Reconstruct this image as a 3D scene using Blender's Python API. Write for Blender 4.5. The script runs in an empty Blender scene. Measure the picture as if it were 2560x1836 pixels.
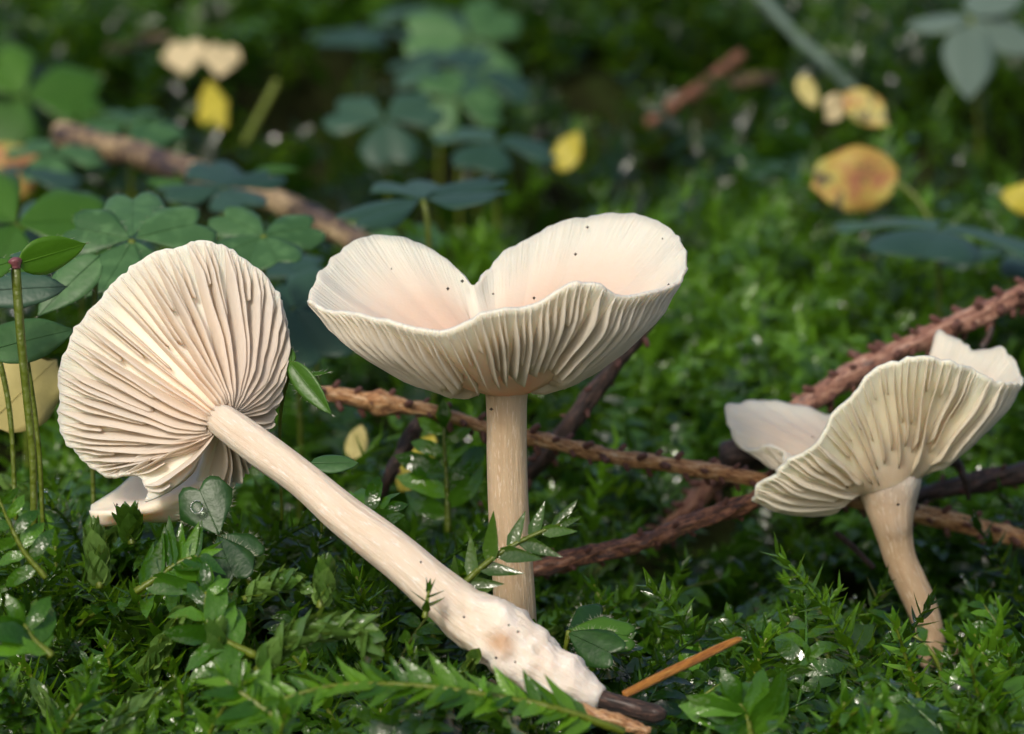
import bpy, math, random
import numpy as np
from mathutils import Matrix, Vector

# ------------------------------------------------------------------ camera, sky, sun, exposure
SC = 0.01                      # everything below is written in centimetres
scene = bpy.context.scene
COL = scene.collection
FOC = 100.0; PITCH = math.radians(8.0); CAMH = 7.28
cam_d = bpy.data.cameras.new('camera'); cam = bpy.data.objects.new('camera', cam_d)
COL.objects.link(cam); scene.camera = cam
cam.location = (0, -30*SC, CAMH*SC); cam.rotation_euler = (math.pi/2-PITCH, 0, 0)
cam_d.lens = FOC; cam_d.sensor_width = 36; cam_d.clip_start = 0.01; cam_d.clip_end = 100
cam_d.dof.use_dof = True; cam_d.dof.focus_distance = 29.9*SC; cam_d.dof.aperture_fstop = 25
cam_d.dof.aperture_blades = 6
SUN_EL = math.radians(40); SUN_AZ = math.radians(-155)     # azimuth: 0 = +Y (away), negative = left
world = bpy.data.worlds.new('World'); scene.world = world; world.use_nodes = True
wn = world.node_tree; bg = wn.nodes['Background']
sky = wn.nodes.new('ShaderNodeTexSky'); sky.sky_type = 'NISHITA'; sky.sun_disc = False
sky.sun_elevation = SUN_EL; sky.sun_rotation = SUN_AZ
sky.air_density = 1.0; sky.dust_density = 4.0; sky.ozone_density = 1.0
wn.links.new(sky.outputs[0], bg.inputs[0]); bg.inputs[1].default_value = 0.11
sd = bpy.data.lights.new('sun', 'SUN'); sun = bpy.data.objects.new('sun', sd); COL.objects.link(sun)
sd.energy = 1.5; sd.angle = math.radians(11); sd.color = (1.0, 0.93, 0.82)
sdir = Vector((math.sin(SUN_AZ)*math.cos(SUN_EL), math.cos(SUN_AZ)*math.cos(SUN_EL), math.sin(SUN_EL)))
sun.rotation_euler = sdir.to_track_quat('Z', 'Y').to_euler(); sun.location = sdir*2
scene.view_settings.view_transform = 'Standard'; scene.view_settings.look = 'None'
scene.view_settings.gamma = 1.0; scene.view_settings.exposure = 0.45
scene.render.engine = 'CYCLES'
scene.cycles.max_bounces = 7; scene.cycles.diffuse_bounces = 3; scene.cycles.glossy_bounces = 2; scene.cycles.transmission_bounces = 5
scene.render.resolution_x = 1024; scene.render.resolution_y = 734

rng = np.random.default_rng(7); random.seed(7)
CP, SP = math.cos(PITCH), math.sin(PITCH)
FWD = np.array([0, CP, -SP]); UPV = np.array([0, SP, CP]); RGT = np.array([1., 0, 0])
CAMP = np.array([0, -30., CAMH])
def P(px, py, d):                       # photo pixel + distance along the view axis -> point (cm)
    w = d*36/FOC
    return CAMP + FWD*d + RGT*((px-1280)/2560*w) + UPV*((918-py)/2560*w)
def proj(p):
    v = np.asarray(p)-CAMP; d = v@FWD; w = d*36/FOC
    return 1280+(v@RGT)/w*2560, 918-(v@UPV)/w*2560, d
def pxs(n, d): return n/2560*d*36/FOC   # length of n photo pixels at distance d
def nrm(v):
    v = np.asarray(v, float); return v/(np.linalg.norm(v, axis=-1, keepdims=True)+1e-12)
def sstep(a, b, x):
    t = np.clip((np.asarray(x, float)-a)/(b-a), 0, 1); return t*t*(3-2*t)

# ------------------------------------------------------------------ small lattice noise for shapes
_tab = np.random.default_rng(3).random((64, 64, 64))
def vnoise(p):
    p = np.asarray(p, float); i = np.floor(p).astype(int); f = p-i; f = f*f*(3-2*f)
    o = 0
    for a in (0, 1):
        for b in (0, 1):
            for c in (0, 1):
                w = (f[..., 0] if a else 1-f[..., 0])*(f[..., 1] if b else 1-f[..., 1])*(f[..., 2] if c else 1-f[..., 2])
                o = o+w*_tab[(i[..., 0]+a) % 64, (i[..., 1]+b) % 64, (i[..., 2]+c) % 64]
    return o*2-1
def fbm(p, n=3):
    p = np.asarray(p, float); o = 0; a = 1
    for k in range(n): o = o+a*vnoise(p*2**k+17.3*k); a *= .5
    return o

# ------------------------------------------------------------------ mesh / object helpers
def raw_mesh(name, V, F, mat=None, smooth=True, attrs=None, uv=None):
    V = np.asarray(V, float); me = bpy.data.meshes.new(name)
    if isinstance(F, np.ndarray):
        k = F.shape[1]; nf = len(F)
        me.vertices.add(len(V)); me.vertices.foreach_set('co', (V*SC).astype(np.float32).ravel())
        me.loops.add(nf*k); me.loops.foreach_set('vertex_index', F.astype(np.int32).ravel())
        me.polygons.add(nf); me.polygons.foreach_set('loop_start', np.arange(0, nf*k, k, dtype=np.int32))
        me.polygons.foreach_set('loop_total', np.full(nf, k, np.int32))
        me.update(calc_edges=True)
    else:
        me.from_pydata([tuple(v) for v in V*SC], [], [tuple(int(i) for i in f) for f in F])
    if smooth: me.polygons.foreach_set('use_smooth', np.ones(len(me.polygons), bool))
    if attrs:
        for k, a in attrs.items():
            at = me.attributes.new(k, 'FLOAT', 'POINT'); at.data.foreach_set('value', np.asarray(a, np.float32))
    if uv is not None:
        va = me.attributes.new('tub', 'FLOAT_VECTOR', 'POINT'); uv = np.asarray(uv, float); an = uv[:, 0]*2*math.pi
        va.data.foreach_set('vector', np.stack([np.cos(an), np.sin(an), uv[:, 1]], 1).astype(np.float32).ravel())
        ul = me.uv_layers.new(name='UVMap')
        vi = np.zeros(len(me.loops), np.int32); me.loops.foreach_get('vertex_index', vi)
        ul.data.foreach_set('uv', np.asarray(uv, np.float32)[vi].ravel())
    if mat: me.materials.append(mat)
    return me
ORG = {}
def link(name, me, parent=None, loc=(0, 0, 0)):
    o = bpy.data.objects.new(name, me); COL.objects.link(o)
    loc = np.asarray(loc, float); ORG[o.name] = loc
    if parent is not None:
        o.parent = parent; loc = loc-ORG[parent.name]
    o.location = tuple(loc*SC); return o
def obj(name, V, F, mat, parent=None, org=None, **kw):
    V = np.asarray(V, float)
    if org is None: org = ORG[parent.name] if parent is not None else np.array([V[:, 0].mean(), V[:, 1].mean(), V[:, 2].min()])
    return link(name, raw_mesh(name, V-org, F, mat, **kw), parent, org)
def tag(o, label, cat, group=None, kind=None):
    if label: o['label'] = label
    if cat: o['category'] = cat
    if group: o['group'] = group
    if kind: o['kind'] = kind
    return o
def thing(name, loc, label, cat, group=None):
    o = link(name, None, None, loc); o.empty_display_size = .005
    return tag(o, label, cat, group)
def cat_rom(pts, n, closed=False, even=True):
    pts = np.asarray(pts, float); m = len(pts)
    if closed: q = np.vstack([pts[-1], pts, pts[0], pts[1]]); segs = m
    else: q = np.vstack([2*pts[0]-pts[1], pts, 2*pts[-1]-pts[-2]]); segs = m-1
    k = 24; out = []
    for s in range(segs):
        a, b, c, d = q[s:s+4]
        for t in np.linspace(0, 1, k, endpoint=False):
            out.append(.5*((2*b)+(c-a)*t+(2*a-5*b+4*c-d)*t*t+(3*b-a-3*c+d)*t**3))
    out.append(pts[0] if closed else pts[-1]); out = np.array(out)
    L = np.r_[0, np.cumsum(np.linalg.norm(np.diff(out[:, :3], axis=0), axis=1)+1e-9)]
    u = np.linspace(0, L[-1], n+1)[:-1] if closed else np.linspace(0, L[-1], n)
    return np.stack([np.interp(u, L, out[:, j]) for j in range(out.shape[1])], 1)
def frames(path):
    T = nrm(np.gradient(path, axis=0)); a = np.array([0, -1., .3]); N = []
    for t in T:
        a = a-t*(a@t); a = a/np.linalg.norm(a); N.append(a)
    N = np.array(N); return T, N, np.cross(T, N)
def tube(path, rad, ns=16, cap=True, rfun=None):
    path = np.asarray(path, float); n = len(path); rad = np.broadcast_to(rad, n)
    T, N, B = frames(path); th = np.arange(ns)/ns*2*math.pi
    L = np.r_[0, np.cumsum(np.linalg.norm(np.diff(path, axis=0), axis=1))]
    R = np.broadcast_to(rad[:, None], (n, ns)).copy()
    if rfun is not None: R = R*rfun(L[:, None]+0*th[None], th[None]+0*L[:, None], R)
    V = path[:, None]+R[..., None]*(np.cos(th)[None, :, None]*N[:, None]+np.sin(th)[None, :, None]*B[:, None])
    V = V.reshape(-1, 3); F = []
    for i in range(n-1):
        for j in range(ns):
            k = (j+1) % ns; F.append((i*ns+j, i*ns+k, (i+1)*ns+k, (i+1)*ns+j))
    uv = np.stack([np.broadcast_to(th/6.2832, (n, ns)).ravel(), np.repeat(L, ns)], 1)
    if cap:
        V = np.vstack([V, path[0]-T[0]*rad[0]*.3, path[-1]+T[-1]*rad[-1]*.3]); a = n*ns
        uv = np.vstack([uv, [0, 0], [0, L[-1]]])
        for j in range(ns):
            k = (j+1) % ns; F.append((a, k, j)); F.append((a+1, (n-1)*ns+j, (n-1)*ns+k))
    return V, F, uv

# ------------------------------------------------------------------ materials
class MB:
    def __init__(s, name):
        s.m = bpy.data.materials.new(name); s.m.use_nodes = True; s.t = s.m.node_tree
        s.t.nodes.clear(); s.out = s.n('ShaderNodeOutputMaterial')
    def n(s, typ, ins=None, **props):
        nd = s.t.nodes.new(typ)
        for k, v in props.items(): setattr(nd, k, v)
        for k, v in (ins or {}).items(): s.set(nd, k, v)
        return nd
    def set(s, nd, k, v):
        sock = nd.inputs[k]
        if isinstance(v, bpy.types.NodeSocket): s.t.links.new(v, sock)
        else: sock.default_value = (*v, 1) if isinstance(v, tuple) and len(v) == 3 and sock.type == 'RGBA' else v
    def math(s, op, a, b=0.5, clamp=False):
        return s.n('ShaderNodeMath', {0: a, 1: b}, operation=op, use_clamp=clamp).outputs[0]
    def mix(s, f, a, b, typ='MIX'):
        nd = s.n('ShaderNodeMix', data_type='RGBA', blend_type=typ)
        s.set(nd, 0, f); s.set(nd, 6, a); s.set(nd, 7, b); return nd.outputs[2]
    def ramp(s, f, stops):
        nd = s.n('ShaderNodeValToRGB', {0: f}); e = nd.color_ramp.elements
        while len(e) < len(stops): e.new(.5)
        for i, (p, c) in enumerate(stops): e[i].position = p; e[i].color = (*c, 1) if len(c) == 3 else c
        return nd.outputs[0]
    def noise(s, scale, detail=3, vec=None, rough=.55):
        nd = s.n('ShaderNodeTexNoise', {'Scale': scale, 'Detail': detail, 'Roughness': rough})
        if vec is not None: s.set(nd, 'Vector', vec)
        return nd.outputs[0]
    def coord(s, kind='Object'): return s.n('ShaderNodeTexCoord').outputs[kind]
    def mapv(s, vec, scale): return s.n('ShaderNodeMapping', {'Vector': vec, 'Scale': scale}).outputs[0]
    def tub(s): return s.n('ShaderNodeAttribute', attribute_name='tub').outputs['Vector']
    def attr(s, name): return s.n('ShaderNodeAttribute', attribute_name=name).outputs['Fac']
    def bump(s, h, dist, strength=1.0):
        return s.n('ShaderNodeBump', {'Height': h, 'Distance': dist, 'Strength': strength}).outputs[0]
    def bsdf(s, **k):
        nd = s.n('ShaderNodeBsdfPrincipled')
        for a, v in k.items(): s.set(nd, a.replace('_', ' '), v)
        return nd
    def done(s, sh): s.t.links.new(sh, s.out.inputs[0]); return s.m

def leaf_mat(name, dark, light, rough=.32, trans=.35, tint='attr', spec=.5, yellow=None, nscale=90, coat=.0, pale=None, bd=.0014):
    m = MB(name); co = m.coord()
    t = m.attr('tint') if tint == 'attr' else m.n('ShaderNodeObjectInfo').outputs['Random']
    nz = m.noise(nscale, 3, co)
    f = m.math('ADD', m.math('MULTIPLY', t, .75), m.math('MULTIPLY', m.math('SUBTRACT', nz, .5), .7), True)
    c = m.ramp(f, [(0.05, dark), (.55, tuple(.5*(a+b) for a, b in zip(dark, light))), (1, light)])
    if yellow: c = m.mix(m.math('MULTIPLY', m.math('GREATER_THAN', t, .93), .8), c, yellow)
    if pale: c = m.mix(m.ramp(m.noise(nscale*4, 2, co), [(.5, (0, 0, 0)), (.8, (1, 1, 1))]), c, pale)
    bp = m.bump(m.math('ADD', m.noise(nscale*5, 2, co), m.math('MULTIPLY', m.noise(nscale*16, 2, co), .35)), bd, .45)
    p = m.bsdf(Base_Color=c, Roughness=rough, Specular_IOR_Level=spec, Normal=bp)
    if coat: p.inputs['Coat Weight'].default_value = coat; p.inputs['Coat Roughness'].default_value = .07
    tc = m.mix(.6, c, (min(1, light[0]*2.0), min(1, light[1]*1.7), light[2]*.6))
    tr = m.n('ShaderNodeBsdfTranslucent', {'Color': tc, 'Normal': bp})
    mx = m.n('ShaderNodeMixShader', {0: trans, 1: p.outputs[0], 2: tr.outputs[0]})
    return m.done(mx.outputs[0])

def soil_mat():
    m = MB('soil'); co = m.coord()
    c = m.ramp(m.noise(60, 6, co), [(.3, (.006, .006, .003)), (.5, (.016, .02, .006)), (.7, (.022, .04, .010))])
    return m.done(m.bsdf(Base_Color=c, Roughness=1.0, Specular_IOR_Level=.05, Normal=m.bump(m.noise(200, 5, co), .003)).outputs[0])

def bark_mat(name, cols, scale=1.0, rough=.6, wet=.25):
    m = MB(name); uv = m.tub()
    v1 = m.mapv(uv, (1.1*scale, 1.1*scale, 2.6*scale)); n1 = m.noise(2.0, 6, v1, .7)
    v2 = m.mapv(uv, (2.4*scale, 2.4*scale, 8*scale)); n2 = m.noise(2.2, 4, v2, .7)
    f = m.math('ADD', m.math('MULTIPLY', n1, .65), m.math('MULTIPLY', n2, .35))
    c = m.ramp(f, [(.40, cols[0]), (.47, cols[1]), (.53, cols[2]), (.61, cols[3])])
    p = m.bsdf(Base_Color=c, Roughness=rough, Normal=m.bump(f, .0012, .9)); p.inputs['Coat Weight'].default_value = wet
    p.inputs['Coat Roughness'].default_value = .3
    return m.done(p.outputs[0])

def flesh(m, col, rough=.55, bump=None, w=.55, scale=.0022):
    p = m.bsdf(Base_Color=col, Roughness=rough, Specular_IOR_Level=.3)
    p.inputs['Subsurface Weight'].default_value = w
    p.inputs['Subsurface Radius'].default_value = (1.0, .62, .40)
    p.inputs['Subsurface Scale'].default_value = scale
    if bump is not None: m.set(p, 'Normal', bump)
    return m.done(p.outputs[0])
def cap_mat(name, centre, mid, rim, under=((.86, .50, .30), (.85, .75, .60))):  # default under: orange hub paints in light glowing through the flesh
    m = MB(name); uv = m.coord('UV'); r = m.attr('rv')
    st = m.noise(1.0, 3, m.mapv(uv, (330, 3.0, 1)), .6)
    bl = m.noise(90, 4, m.coord())
    f = m.math('ADD', r, m.math('MULTIPLY', m.math('SUBTRACT', bl, .5), .25))
    c = m.ramp(f, [(.12, centre), (.6, mid), (.93, rim)])
    edge = m.ramp(r, [(.72, (0, 0, 0)), (.97, (1, 1, 1))])
    c = m.mix(m.math('MULTIPLY', m.math('MULTIPLY', edge, m.ramp(st, [(.42, (1, 1, 1)), (.6, (0, 0, 0))])), .22), c, tuple(v*.72 for v in rim))
    c = m.mix(m.attr('un'), c, m.ramp(r, [(.06, under[0]), (.42, under[1])]))
    h = m.math('ADD', m.math('MULTIPLY', m.math('MULTIPLY', edge, st), 1.0), m.math('MULTIPLY', m.noise(900, 3, m.coord()), .18))
    return flesh(m, c, .5, m.bump(h, .0006, .6))
def gill_mat(name, a, b):
    m = MB(name); r = m.attr('rv')
    f = m.math('ADD', r, m.math('MULTIPLY', m.math('SUBTRACT', m.noise(150, 3, m.coord()), .5), .3))
    c = m.ramp(f, [(.1, a), (.95, b)])
    bp = m.bump(m.noise(600, 2, m.coord()), .0002, .4)
    p = m.bsdf(Base_Color=c, Roughness=.6, Specular_IOR_Level=.25, Normal=bp)
    p.inputs['Subsurface Weight'].default_value = .4; p.inputs['Subsurface Radius'].default_value = (1.0, .75, .55); p.inputs['Subsurface Scale'].default_value = .0016
    tr = m.n('ShaderNodeBsdfTranslucent', {'Color': m.mix(.5, c, (.92, .74, .52))})
    return m.done(m.n('ShaderNodeMixShader', {0: .28, 1: p.outputs[0], 2: tr.outputs[0]}).outputs[0])
def stem_mat(name, dark, light, fib, white=.5, speck=0.0):
    m = MB(name); uv = m.tub(); co = m.coord()
    fb = m.noise(1.0, 6, m.mapv(uv, (4.5, 4.5, 1.5)), .7)
    big = m.noise(1.0, 3, m.mapv(uv, (.8, .8, .8)), .5)
    c = m.ramp(m.math('ADD', m.math('MULTIPLY', fb, .5), m.math('MULTIPLY', big, .5)), [(.35, dark), (.62, light)])
    sp = m.ramp(m.noise(1.0, 3, m.mapv(uv, (8, 8, 7.0)), .6), [(.56, (0, 0, 0)), (.7, (1, 1, 1))])
    c = m.mix(m.math('MULTIPLY', sp, white), c, fib)
    wh = m.attr('white'); c = m.mix(m.math('MULTIPLY', wh, m.ramp(m.noise(260, 4, co), [(.3, (.35,)*3), (.6, (1, 1, 1))])), c, (.82, .80, .77))
    br = m.attr('brown'); c = m.mix(br, c, (.42, .22, .09))
    h = m.math('ADD', m.math('ADD', fb, m.math('MULTIPLY', m.noise(500, 3, co), .35)), m.math('MULTIPLY', m.math('MULTIPLY', wh, m.noise(420, 5, co, .7)), 1.8))
    return flesh(m, c, .5, m.bump(h, .0007, .65), .4, .002)

M = {}
M['soil'] = soil_mat()
M['moss_feather'] = leaf_mat('moss_feather', (.004, .020, .003), (.15, .335, .020), .22, .38, yellow=(.22, .20, .03), coat=.6)
M['moss_leafy'] = leaf_mat('moss_leafy', (.004, .020, .004), (.125, .305, .026), .14, .40, coat=.9)
M['moss_stem'] = leaf_mat('moss_stem', (.06, .08, .012), (.13, .20, .03), .5, .15)
M['shoot_feather'] = leaf_mat('shoot_feather', (.025, .09, .006), (.20, .42, .03), .24, .40, tint='obj', coat=.25)
M['shoot_leafy'] = leaf_mat('shoot_leafy', (.02, .075, .006), (.16, .38, .03), .13, .42, tint='obj', coat=.35)
M['shoot_scaly'] = leaf_mat('shoot_scaly', (.045, .11, .018), (.20, .34, .085), .2, .35, tint='obj', coat=.4, pale=(.34, .46, .16))
M['shoot_dark'] = leaf_mat('shoot_dark', (.035, .085, .010), (.075, .17, .018), .18, .4, tint='obj', coat=.5)
M['sorrel'] = leaf_mat('sorrel', (.036, .105, .030), (.085, .195, .065), .45, .25, tint='obj', nscale=120, pale=(.11, .24, .085), bd=.00025)
M['sorrel_blue'] = leaf_mat('sorrel_blue', (.020, .060, .034), (.05, .115, .068), .45, .2, tint='obj', nscale=120, bd=.00025)
M['sorrel_fresh'] = leaf_mat('sorrel_fresh', (.045, .14, .014), (.09, .22, .024), .35, .4, tint='obj', nscale=120, bd=.00025)
M['sorrel_deep'] = leaf_mat('sorrel_deep', (.012, .048, .009), (.032, .095, .016), .4, .25, tint='obj', nscale=140, pale=(.04, .11, .024), bd=.00025)
M['sorrel_back'] = leaf_mat('sorrel_back', (.10, .26, .018), (.17, .36, .03), .4, .62, tint='obj', nscale=120, bd=.0002)
M['stalk'] = leaf_mat('stalk', (.10, .14, .012), (.17, .22, .02), .4, .2, tint='obj', nscale=70)
M['stalk_red'] = leaf_mat('stalk_red', (.16, .05, .06), (.25, .10, .10), .4, .1, tint='obj')
M['hair'] = leaf_mat('hair', (.45, .45, .38), (.6, .6, .5), .4, .4, tint='obj')
M['dew'] = MB('dew'); M['dew'] = M['dew'].done(M['dew'].bsdf(Base_Color=(1, 1, 1), Roughness=.0, IOR=1.33, Transmission_Weight=1.0).outputs[0])
def yellow_mat():
    m = MB('yellow_leaf'); co = m.coord(); n = m.noise(200, 5, co, .65); n2 = m.noise(380, 4, co, .6)
    c = m.ramp(n, [(.40, (.34, .13, .06)), (.48, (.44, .27, .06)), (.56, (.46, .40, .08)), (.66, (.36, .38, .14))])
    c = m.mix(m.ramp(n2, [(.56, (0, 0, 0)), (.62, (1, 1, 1))]), c, (.10, .07, .03))
    p = m.bsdf(Base_Color=c, Roughness=.5); tr = m.n('ShaderNodeBsdfTranslucent', {'Color': c})
    return m.done(m.n('ShaderNodeMixShader', {0: .3, 1: p.outputs[0], 2: tr.outputs[0]}).outputs[0])
M['yellow'] = yellow_mat()
M['lemon'] = leaf_mat('lemon', (.40, .36, .03), (.55, .48, .05), .5, .3, tint='obj', bd=.00025)
M['pale_yellow'] = leaf_mat('pale_yellow', (.42, .38, .12), (.55, .48, .20), .6, .25, tint='obj', bd=.00025)
M['cream'] = leaf_mat('cream', (.50, .42, .22), (.62, .52, .32), .6, .2, tint='obj', bd=.00025)
M['grey_leaf'] = leaf_mat('grey_leaf', (.07, .115, .09), (.13, .19, .15), .6, .15, tint='obj', nscale=60, bd=.00025)
M['bark_tan'] = bark_mat('bark_tan', [(.12, .05, .025), (.48, .22, .08), (.66, .37, .16), (.78, .58, .36)], 1.0)
M['bark_red'] = bark_mat('bark_red', [(.03, .016, .014), (.12, .05, .03), (.30, .12, .06), (.48, .25, .13)], 1.0)
M['bark_pink'] = bark_mat('bark_pink', [(.07, .035, .03), (.27, .12, .08), (.40, .20, .13), (.55, .36, .28)], 1.0)
M['bark_dark'] = bark_mat('bark_dark', [(.012, .008, .007), (.032, .018, .014), (.07, .036, .026), (.16, .09, .065)], 1.0)
M['peg'] = bark_mat('peg', [(.06, .02, .015), (.14, .05, .035), (.19, .075, .05), (.26, .12, .08)], .6)
M['log'] = bark_mat('log', [(.018, .012, .016), (.06, .035, .03), (.21, .145, .07), (.46, .35, .20)], .3)
M['needle'] = bark_mat('needle', [(.28, .09, .015), (.42, .16, .025), (.50, .21, .03), (.55, .27, .06)], .6, .35)
M['grit'] = MB('grit'); M['grit'] = M['grit'].done(M['grit'].bsdf(Base_Color=(.04, .028, .015), Roughness=.6).outputs[0])
M['cap_pink'] = cap_mat('cap_pink', (.60, .38, .265), (.62, .475, .365), (.70, .635, .53))
M['cap_cream'] = cap_mat('cap_cream', (.74, .60, .44), (.78, .67, .52), (.80, .73, .60), ((.82, .62, .45), (.84, .73, .59)))
M['cap_tan'] = cap_mat('cap_tan', (.45, .36, .27), (.52, .44, .35), (.66, .59, .48), ((.58, .45, .31), (.84, .76, .59)))
M['cap_warm'] = cap_mat('cap_warm', (.76, .60, .44), (.82, .68, .52), (.86, .77, .64))  # cap copy for the lobe, colour warmed to offset its bluish shade
M['gill_pink'] = gill_mat('gill_pink', (.85, .68, .52), (.86, .78, .65))
M['gill_cream'] = gill_mat('gill_cream', (.86, .72, .53), (.87, .80, .65))
M['gill_ivory'] = gill_mat('gill_ivory', (.84, .71, .50), (.87, .80, .63))
M['stem_left'] = stem_mat('stem_left', (.68, .54, .40), (.76, .66, .54), (.84, .80, .76), .7)
M['stem_mid'] = stem_mat('stem_mid', (.46, .335, .205), (.54, .415, .275), (.76, .66, .52), .6)
M['stem_right'] = stem_mat('stem_right', (.42, .285, .17), (.54, .40, .26), (.80, .72, .57), .55)

# ------------------------------------------------------------------ ground
def splus(x, k=.8): return np.log1p(np.exp(np.clip(np.asarray(x, float)*k, -40, 40)))/k
def hollow(x, y):
    x = np.asarray(x, float); y = np.asarray(y, float)
    return sstep(.0, .5, fbm(np.stack([x*.16+9, y*.13+4, 0*x+11.], -1), 2))*sstep(6, 13, y)+.75*np.exp(-((x-2.3)/1.9)**2-((y-4.3)/1.6)**2)  # last term: dip added to deepen the shade below twigs and caps
def moss_z(x, y):                        # level of the moss tips
    x = np.asarray(x, float); y = np.asarray(y, float)
    z = .20*(splus(y-3)-splus(y-95)*.85-splus(y-160)*.15)
    z = z+1.15*np.exp(-((x+4.6)/2.5)**2-((y-1.6)/2.0)**2)
    z = z-.55*np.exp(-((x-4.4)/2.6)**2-((y-2.4)/2.2)**2)
    z = z-1.6*hollow(x, y)
    q = np.stack([x*.22, y*.22, 0*x+5.], -1)
    z = z+fbm(q, 2)*np.clip(.18+y*.02, .15, .9)
    return z
def soil_z(x, y): return moss_z(x, y)-1.15
def axis(a, b, fine, lim):
    core = np.arange(a, b+1e-6, fine); out = [b]; s = fine
    while out[-1] < lim: s *= 1.35; out.append(out[-1]+s)
    neg = [a]; s = fine
    while neg[-1] > -lim: s *= 1.35; neg.append(neg[-1]-s)
    return np.r_[np.array(neg[1:])[::-1], core, np.array(out[1:])]
gx, gy = axis(-24, 24, .5, 3000), axis(-10, 60, .5, 3000)
X, Y = np.meshgrid(gx, gy); Z = soil_z(X, Y)
V = np.stack([X, Y, Z], -1).reshape(-1, 3); nx = len(gx)
ii, jj = np.meshgrid(np.arange(len(gy)-1), np.arange(nx-1), indexing='ij'); a = (ii*nx+jj).ravel()
g = obj('ground', V, np.stack([a, a+1, a+nx+1, a+nx], 1), M['soil'], org=np.zeros(3)); g['kind'] = 'structure'
g['label'] = 'dark damp forest soil under the moss'

def settle(pts, off=1.6):
    """distance shift that brings the lowest of the given (px, py, d) points down onto the moss tips"""
    lo = max(pts, key=lambda p: p[1]); best = 0
    for d in np.arange(34, 75, .25):
        p = P(lo[0], lo[1], d); h = p[2]-float(moss_z(p[0], p[1]))
        if h <= off: best = d-lo[2]; break
    return best
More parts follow.
